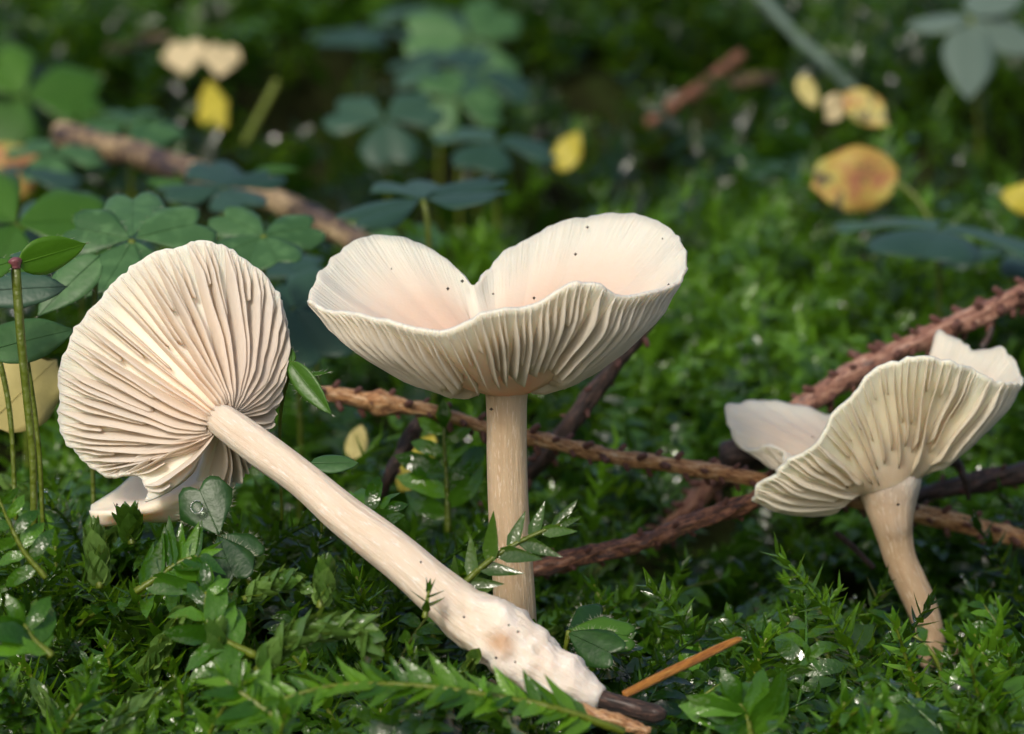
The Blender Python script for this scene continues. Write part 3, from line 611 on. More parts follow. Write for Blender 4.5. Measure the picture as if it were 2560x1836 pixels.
def leaflet(parent, base, tip, width, normal, mat, shape='heart', fold=.25, droop=.08, hairs=0, name='leaflet', seed=0, wave=0., irr=0.):
    L = np.linalg.norm(np.asarray(tip)-np.asarray(base))
    V, F = leaf_grid(L, width, shape, fold, droop, wave, nl=12, nw=8, seed=seed, irr=irr)
    W = place(V, base, tip, normal); o = obj(name, W, F, mat, parent)
    rib = [(i*9+4) for i in range(12)]
    pth = W[rib]+nrm(normal)*.004
    Vr, Fr, uvr = tube(pth, np.linspace(.009, .003, 12), 5); obj('midrib', Vr, Fr, mat, o)
    if hairs:
        r2 = np.random.default_rng(seed); VV, FF = [], []; n = 9; c = W.mean(0)
        edge = [W[i*n] for i in range(12)]+[W[i*n+8] for i in range(12)]+[W[11*n+j] for j in range(9)]
        for k in range(hairs):
            i = r2.integers(0, len(edge)-1); a = edge[i]*(1-(q := r2.random()))+edge[i+1]*q
            if np.linalg.norm(edge[i]-edge[i+1]) > L*.5: a = edge[i]
            d = nrm(a-c+r2.normal(0, .12*L, 3)); p = np.cross(d, nrm(normal)); l = r2.uniform(.03, .07); b = len(VV)
            VV += [a-p*.0015, a+p*.0015, a+d*l, a+nrm(normal)*.003]; FF += [(b, b+1, b+2), (b, b+3, b+2), (b+1, b+2, b+3)]
        h = obj('hairs', np.array(VV), FF, M['hair'], o); h['kind'] = 'stuff'
    return o
def stalk(parent, pts, r=.035, mat='stalk', name='stalk'):
    p = cat_rom(np.array(pts, float), 16); V, F, uv = tube(p, np.linspace(r*1.15, r*.85, 16), 8); return obj(name, V, F, M[mat], parent, uv=uv)
def foot(p, lean=(0, 0)):
    x, y = p[0]+lean[0], p[1]+lean[1]; return np.array([x, y, float(soil_z(x, y))-.02])
def tri_leaf(px, py, d, size, label, mat='sorrel', rot=0., normal=(0, -.25, 1), width=1.05, hairs=0, droop=.10, fold=.22, foot_lean=(0, .3), group='wood sorrel leaves', n=3, seed=0, shape='heart', r=.035, only=None):
    c = P(px, py, d); ft = foot(c, foot_lean); t = thing('sorrel_leaf', ft, label, 'leaf', group)
    stalk(t, [ft, (ft+c)/2+np.array([.06, -.05, 0]), c], r)
    z = nrm(normal); x = nrm(np.cross([0, 1, 0], z)); y = np.cross(z, x)
    for k in range(n):
        if only is not None and k not in only: continue
        a = rot+k*2*math.pi/n+random.uniform(-.1, .1); dr = x*math.cos(a)+y*math.sin(a)
        s_ = size*(.84 if d > 42 else 1)*random.uniform(.92, 1.06)
        leaflet(t, c+dr*.02, c+dr*s_-z*size*random.uniform(.0, .12), s_*width, z, M[mat], shape, fold, droop, hairs, seed=seed+k)
    return t
def leaf_thing(label, cat, specs, stalks=(), name='leaf', group=None, base=None, **kw):
    if name == 'fallen_leaf' and specs[0][0][2] > 40:
        k = settle([s[0] for s in specs]+[s[1] for s in specs]); mv = lambda p: (p[0], p[1], p[2]+k)
        specs = [(mv(s[0]), mv(s[1]), *s[2:]) for s in specs]; stalks = [([mv(p) for p in st[0]], *st[1:]) for st in stalks]
    b = base if base is not None else np.array([min(P(*s[0])[0] for s in specs), P(*specs[0][0])[1], min(min(P(*s[0])[2], P(*s[1])[2]) for s in specs)])
    t = thing(name, b, label, cat, group)
    for i, s in enumerate(specs):
        leaflet(t, P(*s[0]), P(*s[1]), pxs(s[2], s[0][2]), s[3], M[s[4]], s[5], *(s[6:8] if len(s) > 6 else (.2, .08)), hairs=kw.get('hairs', 0), seed=kw.get('seed', 3)+i, wave=kw.get('wave', .05 if name == 'fallen_leaf' else 0), irr=.14 if name == 'fallen_leaf' else .06)
    for st in stalks: stalk(t, [P(*p) for p in st[0]], st[1], st[2] if len(st) > 2 else 'stalk')
    return t
UPN = (0, -.35, 1)
# sorrel behind and around the uprooted cap
leaf_thing('large pale green sorrel leaf with round lobes spread behind the uprooted cap', 'leaf',
   [((330, 592, 33.4), (330, 470, 34.6), 170, (0, -.8, 1), 'sorrel', 'heart', .12, .05), ((340, 596, 33.4), (520, 545, 33.9), 190, (0.1, -.8, 1), 'sorrel', 'heart', .12, .05), ((325, 598, 33.4), (165, 560, 33.6), 170, (-.1, -.9, 1), 'sorrel', 'heart', .12, .05), ((330, 605, 33.4), (240, 745, 32.6), 190, (-.1, -1, .8), 'sorrel', 'heart', .12, .05), ((338, 605, 33.4), (350, 700, 32.9), 150, (.1, -1, .8), 'sorrel', 'heart', .12, .05)],
   [([(330, 600, 33.4), (335, 900, 33.5), (350, 1300, 33.6)], .04)], 'sorrel_leaf', 'wood sorrel leaves', P(350, 1300, 33.6), hairs=30)
leaf_thing('broad green sorrel leaf half hidden behind the round pale one', 'leaf',
   [((660, 590, 35.0), (545, 528, 35.4), 130, (0, -.7, 1), 'sorrel', 'heart', .1, .04), ((660, 590, 35.0), (800, 560, 35.4), 140, (.2, -.7, 1), 'sorrel', 'heart', .1, .04), ((660, 592, 35.0), (700, 660, 34.4), 150, (0, -.8, 1), 'sorrel', 'heart', .1, .04), ((655, 592, 35.0), (540, 640, 34.6), 120, (0, -.7, 1), 'sorrel', 'heart', .1, .04)],
   [([(660, 590, 35), (655, 800, 35), (660, 1150, 35)], .04)], 'sorrel_leaf', 'wood sorrel leaves', P(660, 1150, 35))
leaf_thing('neat three-lobed sorrel leaf standing on a stalk behind the heart-shaped cap', 'leaf',
   [((1055, 498, 38.0), (1000, 442, 39.6), 200, (0, -.15, 1), 'sorrel_blue', 'heart', .2, .05), ((1050, 500, 38.0), (868, 545, 37.0), 150, (-.1, -.45, 1), 'sorrel_blue', 'heart', .15, .05), ((1062, 500, 38.0), (1258, 485, 37.4), 190, (.1, -.2, 1), 'sorrel_blue', 'heart', .15, .03), ((1065, 495, 38.2), (1245, 440, 39.2), 120, (.1, -.1, 1), 'sorrel_blue', 'heart', .15, .03)],
   [([(1058, 500, 38), (1072, 600, 38), (1085, 1000, 38.2)], .035)], 'sorrel_leaf', 'wood sorrel leaves', P(1085, 1000, 38.2))
leaf_thing('blurred grey-green sorrel leaf in front of the weathered branch', 'leaf',
   [((560, 470, 41), (400, 480, 40.6), 130, (0, -.35, 1), 'sorrel_blue', 'heart', .1, .03), ((560, 470, 41), (690, 430, 41.8), 130, (0, -.35, 1), 'sorrel_blue', 'heart', .1, .03), ((555, 468, 41), (520, 395, 42.6), 150, (0, -.3, 1), 'sorrel_blue', 'heart', .1, .03), ((560, 472, 41), (620, 515, 40), 150, (0, -.35, 1), 'sorrel_blue', 'heart', .1, .03), ((460, 462, 41.2), (365, 445, 41.4), 60, (0, -.3, 1), 'sorrel_fresh', 'oval'), ((640, 425, 43), (750, 418, 43), 50, (.2, -.3, 1), 'sorrel_fresh', 'point')],
   [([(558, 470, 41), (560, 600, 41), (565, 850, 41)], .04)], 'sorrel_leaf', 'wood sorrel leaves', P(565, 850, 41))
# hanging clover leaf in front of the cap
leaf_thing('dark green clover leaf with a dew drop leaning against the uprooted cap', 'leaf',
   [((548, 1338, 29.35), (490, 1205, 29.5), 145, (-.1, -1, .35), 'sorrel_deep', 'heart', .12, .02), ((545, 1342, 29.35), (590, 1460, 29.0), 130, (-.2, -1, .35), 'sorrel_deep', 'heart', .12, .02), ((552, 1338, 29.35), (650, 1402, 29.3), 95, (.7, -1, .2), 'sorrel_deep', 'heart', .2, .02)],
   [([(550, 1340, 29.4), (600, 1400, 29.9), (640, 1500, 30.2)], .03)], 'clover_leaf', 'clover leaves', P(640, 1500, 30.2), hairs=60)
leaf_thing('small two-lobed clover leaf with fine hairs beside the lumpy mushroom foot', 'leaf',
   [((1425, 1575, 29.3), (1590, 1590, 29.4), 100, (0, -.9, .8), 'sorrel_fresh', 'heart', .1, .03), ((1420, 1582, 29.3), (1545, 1640, 28.9), 110, (0, -1, .6), 'sorrel_deep', 'heart', .1, .03), ((1420, 1575, 29.3), (1520, 1530, 29.7), 90, (0, -1, .5), 'sorrel_deep', 'heart', .1, .03)],
   [([(1422, 1578, 29.3), (1410, 1650, 29.4), (1405, 1720, 29.5)], .025)], 'clover_leaf', 'clover leaves', P(1405, 1720, 29.5), hairs=70)
# herb at the left margin
t = leaf_thing('tall hairy herb stem with a pointed fresh green leaf beside the uprooted cap', 'herb',
   [((42, 660, 29.6), (216, 610, 29.9), 95, (.12, -1, -.2), 'sorrel_back', 'point', .25, .02), ((30, 655, 29.6), (-120, 700, 29.3), 95, (-.2, -.6, .8), 'sorrel_fresh', 'point', .2, .05), ((40, 648, 29.7), (110, 612, 30.8), 75, (0, -.6, 1), 'sorrel', 'oval', .15, .05)],
   [([(38, 655, 29.6), (50, 820, 29.6), (68, 1000, 29.65), (82, 1150, 29.7), (85, 1320, 29.75)], .045)], 'herb', None, P(85, 1320, 29.75), hairs=25)
V, F, uv = tube(cat_rom([P(36, 645, 29.58), P(38, 655, 29.58), P(40, 672, 29.58)], 8), np.array([.04, .065, .075, .07, .06, .055, .05, .048]), 10)
obj('node', V, F, M['stalk_red'], t, uv=uv)
leaf_thing('dull green oval leaf behind the hairy herb stem', 'leaf',
   [((-60, 730, 31.0), (165, 712, 31.0), 105, (0, -.9, .7), 'sorrel_blue', 'oval', .1, .05)], [([(-50, 730, 31), (20, 1000, 31), (40, 1300, 31)], .03)], 'leaf', 'leaves beside the herb stem', P(40, 1300, 31))
leaf_thing('toothed dark leaf low behind the hairy herb stem', 'leaf',
   [((-40, 880, 30.4), (190, 815, 30.8), 120, (.1, -1, .5), 'sorrel', 'point', .25, .1)], [([(60, 855, 30.6), (95, 1100, 30.7), (108, 1330, 30.8)], .028)], 'leaf', 'leaves beside the herb stem', P(108, 1330, 30.8), wave=.03)
leaf_thing('large dim green leaf filling the gap left of the gills', 'leaf',
   [((250, 640, 32.2), (90, 780, 31.8), 110, (0, -.8, .8), 'sorrel', 'point', .2, .1)], [([(240, 655, 32.2), (230, 1000, 32.2), (235, 1320, 32.2)], .03)], 'leaf', 'leaves beside the herb stem', P(235, 1320, 32.2), hairs=20)
leaf_thing('pale yellow fallen leaf propped behind the hairy herb stem', 'leaf',
   [((-30, 1060, 31.6), (140, 900, 32.2), 190, (.2, -1, .35), 'pale_yellow', 'round', .1, .02)], (), 'fallen_leaf', 'fallen yellow leaves')
leaf_thing('light green folded leaf tucked at the right side of the uprooted cap', 'leaf',
   [((725, 905, 30.2), (822, 1035, 29.9), 60, (-.4, -1, .2), 'sorrel_fresh', 'point', .45, .1), ((770, 938, 30.3), (820, 930, 30.3), 20, (0, -.5, 1), 'sorrel_fresh', 'point'), ((728, 910, 30.2), (728, 870, 30.3), 24, (0, -1, .3), 'sorrel_fresh', 'point')],
   [([(730, 905, 30.2), (700, 1050, 30.6), (705, 1300, 30.9)], .02)], 'sapling_leaf', None, P(705, 1300, 30.9), hairs=20)
leaf_thing('single oval green leaflet resting above the slanting pale stem', 'leaf',
   [((775, 1160, 30.0), (896, 1155, 30.0), 62, (0, -.75, 1), 'sorrel', 'oval', .12, .05)], [([(780, 1160, 30.0), (800, 1230, 30.2), (805, 1330, 30.3)], .02)], 'leaf', None, P(805, 1330, 30.3))
leaf_thing('fresh green leaf pair at the low right margin of the moss', 'leaf',
   [((2500, 1760, 28.6), (2600, 1690, 28.8), 80, (0, -.8, .8), 'sorrel_fresh', 'oval'), ((2530, 1850, 28.2), (2590, 1730, 28.4), 90, (-.3, -1, .5), 'sorrel_fresh', 'oval')], [([(2520, 1780, 28.5), (2530, 1850, 28.5), (2535, 1900, 28.5)], .03)], 'leaf', None, P(2535, 1900, 28.5))
# far leaves
for i, (px, py, d, s, mat, rot, nv, lab) in enumerate([
    (915, 78, 60, 1.75, 'sorrel_blue', .3, (0, -.12, 1), 'flat blurred sorrel leaf seen edge-on above the dark hollow'),
    (1180, 100, 58, 1.6, 'sorrel', 1.2, (.2, -.9, .8), 'blurred sorrel leaf turned outward, topmost of the clump behind the heart-shaped cap'),
    (1090, 30, 62, 1.6, 'sorrel_blue', .8, (0, -.2, 1), 'high blurred sorrel leaf at the back of the sorrel clump'),
    (1090, 150, 56, 1.4, 'sorrel_blue', .1, (-.2, -.35, 1), 'small tilted sorrel leaf in the middle of the sorrel clump'),
    (1190, 185, 55, 1.4, 'sorrel_blue', 2.2, (.3, -.4, 1), 'drooping sorrel leaf, lower edge of the sorrel clump'),
    (1140, 250, 53, 1.1, 'sorrel', 0., (.1, -.9, .8), 'little green sorrel leaf at the foot of the sorrel clump'),
    (962, 300, 50, 1.25, 'sorrel_blue', .6, (0, -.8, 1), 'lone bluish sorrel leaf over the dark gap'),
    (1235, 358, 47, 1.25, 'sorrel_blue', .2, (.1, -.3, 1), 'sorrel leaf seen low over the moss beside the small yellow leaf'),
    (318, 308, 50, 1.3, 'sorrel', 1.6, (0, -.35, 1), 'blurred sorrel leaf just above the weathered branch'),
    (130, 385, 46, 1.05, 'sorrel', .4, (0, -.4, 1), 'small blurred sorrel leaf at the dark end of the branch'),
    (40, 430, 44, 1.15, 'sorrel_blue', .0, (0, -.15, 1), 'flat sorrel leaf in front of the yellow leaf'),
    (40, 560, 37, 1.35, 'sorrel_fresh', .5, (.2, -.8, 1), 'fresh green sorrel leaf with a glint behind the hairy herb'),
    (190, 560, 39, 1.2, 'sorrel_blue', 2.0, (0, -.5, 1), 'dull sorrel leaf between the herb and the large pale leaf'),
    (2345, 578, 41, 1.65, 'sorrel_blue', .15, (.05, -.10, 1), 'broad blurred bluish sorrel leaf behind the thick reddish twig'),
    (2530, 635, 43, 1.5, 'sorrel_blue', 1.0, (0, -.12, 1), 'dark blurred sorrel leaf over the upper end of the reddish twig'),
    (1985, 420, 50, 1.1, 'sorrel_blue', .9, (0, -.3, 1), 'faint sorrel leaf left of the spotted yellow leaf'),
    (780, 700, 38, 1.2, 'sorrel_blue', .2, (0, -.35, 1), 'sorrel leaf glimpsed between the two large caps'),
    (735, 770, 36.5, 1.0, 'sorrel_blue', .9, (0, -.6, 1), 'lower sorrel leaf glimpsed between the two large caps'),
    (1010, 610, 44, .9, 'sorrel', .7, (0, -.6, 1), 'small sorrel leaf under the neat three-lobed one'),
    (60, 240, 55, 1.8, 'sorrel_fresh', .2, (.1, -.9, .8), 'bright blurred leaf clump at the far left of the moss')]):
    tri_leaf(px, py, d, s, lab, mat, rot, nv, seed=100+i*5)
YN = (-.1, -1, .55)
leaf_thing('yellow and orange fallen leaf with dark spots standing on the far moss', 'leaf', [((2245, 425, 43.5), (2030, 465, 43.2), 165, (.05, -1, .35), 'yellow', 'round', .12, .03)], [([(2235, 450, 43.5), (2290, 495, 43.3), (2330, 560, 43.1)], .04, 'stalk')], 'fallen_leaf', 'fallen yellow leaves')
leaf_thing('curled yellow-brown fallen leaf beyond the spotted one', 'leaf', [((2110, 235, 48), (2220, 310, 47.6), 85, (-.2, -1, .4), 'yellow', 'oval', .25, .05), ((2110, 240, 48), (2065, 300, 47.8), 70, (.5, -1, .2), 'cream', 'oval', .3, .05)], (), 'fallen_leaf', 'fallen yellow leaves')
leaf_thing('small bright yellow leaf upright in the moss behind the heart-shaped cap', 'leaf', [((1400, 428, 46), (1445, 325, 46.3), 70, (-.2, -1, .2), 'lemon', 'point', .25, .03)], (), 'fallen_leaf', 'fallen yellow leaves')
leaf_thing('yellow leaf with a brown spot at the far left behind the flat sorrel', 'leaf', [((-40, 490, 44.5), (85, 370, 45), 150, (.1, -1, .3), 'yellow', 'round', .1, .02)], (), 'fallen_leaf', 'fallen yellow leaves')
leaf_thing('heart-shaped cream leaf, rounder of the far pair', 'leaf', [((460, 190, 56), (462, 100, 56.4), 105, (0, -1, .3), 'cream', 'heart', .2, .03)], (), 'fallen_leaf', 'cream fallen leaves')
leaf_thing('pinkish cream leaf, browner of the far pair', 'leaf', [((545, 195, 56), (560, 110, 56.4), 90, (.2, -1, .3), 'cream', 'heart', .2, .03)], (), 'fallen_leaf', 'cream fallen leaves')
leaf_thing('yellowed drooping leaf under the cream pair', 'leaf', [((520, 200, 55), (540, 320, 54), 75, (0, -1, .3), 'lemon', 'heart', .2, .03)], (), 'fallen_leaf', 'fallen yellow leaves')
leaf_thing('yellow-green leaf at the right margin above the blurred sorrel', 'leaf', [((2610, 500, 44), (2500, 490, 44), 80, (0, -1, .4), 'lemon', 'oval', .15, .03)], (), 'fallen_leaf', 'fallen yellow leaves')
leaf_thing('dull yellow leaf scrap beside the dry stalk', 'leaf', [((2000, 190, 54), (2040, 270, 53.6), 50, (0, -1, .4), 'pale_yellow', 'point', .15, .03)], (), 'fallen_leaf', 'fallen yellow leaves')
leaf_thing('yellowing leaf behind the short blackish twig', 'leaf', [((1000, 1230, 35.2), (1085, 1080, 35.6), 80, (0, -1, .4), 'lemon', 'oval', .15, .03), ((880, 1150, 35.6), (905, 1060, 35.8), 60, (0, -1, .4), 'pale_yellow', 'point', .15, .03)], (), 'fallen_leaf', 'fallen yellow leaves')
leaf_thing('large grey-green lobed leaf hanging over the far right moss', 'leaf',
   [((2420, 60, 54), (2425, 245, 53), 130, (0, -1, .5), 'grey_leaf', 'point', .15, .05), ((2430, 50, 54), (2610, 130, 54), 120, (.1, -.8, .7), 'grey_leaf', 'point', .15, .05), ((2420, 50, 54), (2260, 60, 54.5), 110, (0, -.5, 1), 'grey_leaf', 'point', .15, .05), ((2430, 40, 54), (2560, -60, 55), 130, (0, -.5, 1), 'grey_leaf', 'point', .15, .05)],
   [([(2425, 45, 54), (2440, 200, 54.6), (2450, 420, 55)], .05)], 'lobed_leaf', None, P(2450, 420, 55))

# ------------------------------------------------------------------ moss
def mleaf(L, W, kind, lod):
    """tiny leaf along +Y facing +Z; returns verts and triangles"""
    if lod == 0:
        s = [0, .22, .5, .78, 1.0]; w = {'oval': [.3, .85, 1, .8, .0], 'point': [.6, 1, .75, .38, 0], 'scale': [.7, 1, .9, .5, 0]}[kind]
    else:
        s = [0, .4, 1.0]; w = {'oval': [.3, 1, .0], 'point': [.6, .9, 0], 'scale': [.7, 1, 0]}[kind]
    V = []; F = []
    for i, (a, b) in enumerate(zip(s, w)):
        dz = {'oval': .25*a-.62*a*a, 'point': .12*a*a-.1*a, 'scale': -.35*a*a}[kind]*L
        if b == 0: V.append((0, a*L, dz))
        else:
            fold = {'oval': (.30, -.05, .38, .1, .2)[i], 'point': .35, 'scale': -.35}[kind]
            V += [(-b*W/2, a*L, dz+fold*b*W/2), (0, a*L, dz), (b*W/2, a*L, dz+fold*b*W/2)]
    n = len(s)-1
    for i in range(n-1):
        a = i*3
        for j in (0, 1): F += [(a+j, a+j+1, a+j+4), (a+j, a+j+4, a+j+3)]
    a = (n-1)*3; t = n*3; F += [(a, a+1, t), (a+1, a+2, t)]
    return np.array(V, float), np.array(F)
def shoot_spec(kind, r2, length):
    """stem path (from base at origin, growing +Z then arching to +Y) and leaf placements (pos, y-dir, z-dir, scale)"""
    n = 12; s = np.linspace(0, 1, n); arch = r2.uniform(.3, .8) if kind != 'point' else r2.uniform(.1, .65)
    path = np.stack([.06*np.sin(s*4+r2.uniform(0, 6))*length, arch*length*s**2, length*(s-.33*arch*s**2)], 1)
    T, N, B = frames(path); leaves = []
    cnt = {'oval': 15, 'point': 40, 'scale': 32}[kind]
    lo = {'oval': .30, 'point': .25, 'scale': .35}[kind]
    for k in range(cnt):
        u = lo+(1-lo)*(k+.5)/cnt; f = u*(n-1); i = min(int(f), n-2); w = f-i
        p = path[i]*(1-w)+path[i+1]*w; t = T[i]; up = nrm(np.array([0, -.3, 1.])-t*(t@np.array([0, -.3, 1.]))); sd = np.cross(t, up)
        if kind == 'oval':
            a = (1 if k % 2 else -1)*r2.uniform(.9, 1.3); dr = nrm(t*math.cos(a)+sd*math.sin(a)+up*r2.uniform(-.15, .3)); z = nrm(up+.4*r2.normal(0, 1, 3)*.5)
            sc = (.7+.45*math.sin(math.pi*min(1, (u-lo)/(1-lo)*.9+.1)))*r2.uniform(.85, 1.15)
        else:
            ph = k*2.399+r2.uniform(-.3, .3); rad = up*math.cos(ph)+sd*math.sin(ph)
            a = r2.uniform(.75, 1.25) if kind == 'point' else r2.uniform(.30, .62)
            if u > .9: a *= .5
            dr = nrm(t*math.cos(a)+rad*math.sin(a)); z = nrm(t*math.sin(a)-rad*math.cos(a))
            if kind == 'scale': z = -z*1.0; z = nrm(rad*math.cos(a)-t*math.sin(a))
            sc = r2.uniform(.8, 1.2)*(1.05-.35*max(0, u-.6)/.4)
        leaves.append((p, dr, z, sc))
    if kind == 'oval':
        t = T[-1]
        for k in range(4):
            a = k*1.571+.4; sd2 = N[-1]*math.cos(a)+B[-1]*math.sin(a); leaves.append((path[-1], nrm(t*.8+sd2*.7), nrm(sd2*-.7+t*.5), .6))
    return path, leaves
LDIM = {'oval': (.36, .15), 'point': (.27, .095), 'scale': (.22, .16)}
def shoot_joined(kind, r2, length, lod, lsc=1.0):
    path, leaves = shoot_spec(kind, r2, length); L, W = LDIM[kind]; VV, FF, tt = [], [], []; b = 0
    if lod == 0:
        V, F, _ = tube(path, np.linspace(.03, .015, len(path)), 4, False)
        F = np.array([(f[0], f[1], f[2]) for f in F]+[(f[0], f[2], f[3]) for f in F]); VV.append(V); FF.append(F); tt.append(np.full(len(V), .35)); b = len(V)
    if lod == 1: leaves = leaves[::2] if kind != 'oval' else leaves
    for p, y, z, sc in leaves:
        V, F = mleaf(L*sc*lsc*(1.25 if lod and kind != 'oval' else 1), W*sc*lsc*(1.45 if lod and kind != 'oval' else 1), kind, lod)
        z = nrm(z-y*(z@y)); x = np.cross(y, z); W_ = p+V@np.stack([x, y, z])
        VV.append(W_); FF.append(F+b); b += len(V); tt.append(np.full(len(V), r2.uniform(-.14, .14)+.12*(p[2]/length)))
    return np.vstack(VV), np.vstack(FF), np.concatenate(tt)
tpl_r = np.random.default_rng(99)
TPL = {(k, l): [shoot_joined(k, tpl_r, ln, l) for ln in np.linspace(1.3, 2.1, 7)] for k in LDIM for l in (0, 1)}

def inside(poly, x, y):
    c = False; j = len(poly)-1
    for i in range(len(poly)):
        if (poly[i][1] > y) != (poly[j][1] > y) and x < (poly[j][0]-poly[i][0])*(y-poly[i][1])/(poly[j][1]-poly[i][1])+poly[i][0]: c = not c
        j = i
    return c
KEEP = [([(120, 560), (740, 560), (760, 900), (660, 1150), (560, 1290), (400, 1290), (230, 1330), (130, 1120)], 30.8),
        ([(560, 1020), (700, 1080), (920, 1240), (1110, 1420), (1250, 1480), (1360, 1560), (1560, 1740), (1500, 1790), (1380, 1790), (1190, 1680), (1010, 1480), (860, 1340), (700, 1220), (540, 1110)], 28.9),
        ([(750, 520), (1740, 520), (1740, 900), (1360, 1000), (1350, 1500), (1220, 1500), (1200, 1000), (750, 820)], 30.2),
        ([(1800, 800), (2560, 800), (2560, 1140), (2330, 1180), (2330, 1450), (2370, 1590), (2290, 1590), (2210, 1380), (2110, 1280), (1850, 1310)], 33.4),
        ([(400, 1190), (640, 1190), (690, 1440), (560, 1480), (440, 1380)], 29.4), ([(1420, 1520), (1610, 1520), (1620, 1650), (1440, 1650)], 29.0), ([(1400, 1590), (1870, 1590), (1700, 1830), (1400, 1830)], 28.4),
        ([(0, 600), (220, 600), (140, 1260), (40, 1260)], 29.6), ([(1330, 1400), (1900, 1220), (1900, 1290), (1350, 1460)], 33.0),
        ([(780, 960), (1910, 1190), (1900, 1240), (780, 1030)], 33.4)]
def blocked(tip):
    px, py, d = proj(tip)
    for poly, dl in KEEP:
        if d < dl and inside(poly, px, py): return True
    return False
def rotz_tilt(az, tilt, roll):
    ca, sa = math.cos(az), math.sin(az); Rz = np.array([[ca, -sa, 0], [sa, ca, 0], [0, 0, 1]])
    ct, st = math.cos(tilt), math.sin(tilt); Rx = np.array([[1, 0, 0], [0, ct, -st], [0, st, ct]])
    return Rz@Rx

SPOT = []                                # candidate roots over the moss
def scatter(y0, y1, dens, r2, wmul=1.5, pad=2.5):
    out = []; y = y0
    half = lambda yy: (yy+30)*.18*wmul+pad
    area = (half(y0)+half(y1))*(y1-y0); n = int(area*dens)
    yy = r2.uniform(y0, y1, n*2); hh = half(yy); keep = r2.uniform(0, half(y1), n*2) < hh; yy = yy[keep][:n]; hh = hh[keep][:n]
    return np.stack([r2.uniform(-1, 1, len(yy))*hh, yy], 1)
def moss_patch(name, label, kinds, zones, mat, seed, size=1.0, tintoff=0.):
    r2 = np.random.default_rng(seed); VV, FF, TT = [], [], []; b = 0
    for (y0, y1, dens, lod) in zones:
        for x, y in scatter(y0, y1, dens, r2):
            z = float(soil_z(x, y)); pn = float(fbm(np.array([x*.28+40, y*.28, 3.]), 2)); kn = float(vnoise(np.array([x*.35, y*.35, 30.])))
            pr = {'point': .5+1.3*kn, 'oval': .5-1.3*kn, 'scale': .35}
            k = kinds[0] if len(kinds) == 1 else None
            if k and r2.random() > np.clip(pr[k], .08, 1): continue
            hl = float(hollow(x, y))
            if r2.random() < .8*hl: continue
            V, F, T = TPL[(k, lod)][r2.integers(0, 7)]
            s = size*r2.uniform(.62, 1.32)*(1+.022*max(0, y)); Rm = rotz_tilt(r2.uniform(0, 6.283), -r2.uniform(-.1, .5), 0)
            W = V*s@Rm.T+np.array([x, y, z-.05])
            if y < 4 and (blocked(W[np.argmax(W[:, 2])]) or blocked(W.mean(0)) or blocked(W[-1])): continue
            VV.append(W); FF.append(F+b); b += len(V); TT.append(np.clip(T+.47+tintoff+.5*pn-.3*hl-.34*float(sstep(10, 30, y))+.12*float(1-sstep(-3.5, -.5, y))+r2.normal(0, .2), 0, .92 if r2.random() > .012 else 1))  # hollows and distant moss tinted darker to stand in for shade
    print(name, len(VV), 'shoots', sum(len(f) for f in FF), 'tris')
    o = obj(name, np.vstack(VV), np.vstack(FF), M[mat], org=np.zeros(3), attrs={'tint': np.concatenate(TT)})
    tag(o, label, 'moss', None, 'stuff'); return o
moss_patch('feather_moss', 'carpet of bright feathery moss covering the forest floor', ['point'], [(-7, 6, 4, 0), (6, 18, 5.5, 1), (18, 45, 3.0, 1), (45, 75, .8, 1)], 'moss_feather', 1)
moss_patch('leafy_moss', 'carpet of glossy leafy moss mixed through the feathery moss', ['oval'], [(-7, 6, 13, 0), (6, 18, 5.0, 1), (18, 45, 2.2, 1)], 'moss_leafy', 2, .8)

# single shoots that stand out, each with its leaves
LM = {}
def leaf_mesh(kind, mat):
    if (kind, mat) not in LM:
        L, W = LDIM[kind]; V, F = mleaf(L, W, kind, 0); LM[(kind, mat)] = raw_mesh('leaf', V, F, M[mat])
    return LM[(kind, mat)]
def single_shoot(kind, base, R_, length, mat, label, group, r2, lsc=1.0, name='moss_shoot', path=None, leaves=None):
    if path is None: path, leaves = shoot_spec(kind, r2, length)
    t = thing(name, base, label, 'moss', group)
    V, F, uv = tube(path@R_.T+base, np.linspace(.034, .014, len(path))*min(1.3, max(.8, lsc)), 5); obj('stem', V, F, M['stalk'], t)
    me = leaf_mesh(kind, mat)
    for p, y, z, sc in leaves:
        z = nrm(z-y*(z@y)); x = np.cross(y, z); m3 = R_@np.stack([x, y, z], 1)*sc*lsc
        ob = bpy.data.objects.new('leaf', me); COL.objects.link(ob); ob.parent = t
        mt = np.eye(4); mt[:3, :3] = m3; mt[:3, 3] = R_@p*SC; ob.matrix_basis = Matrix(mt.tolist())
    return t
hr = np.random.default_rng(41)
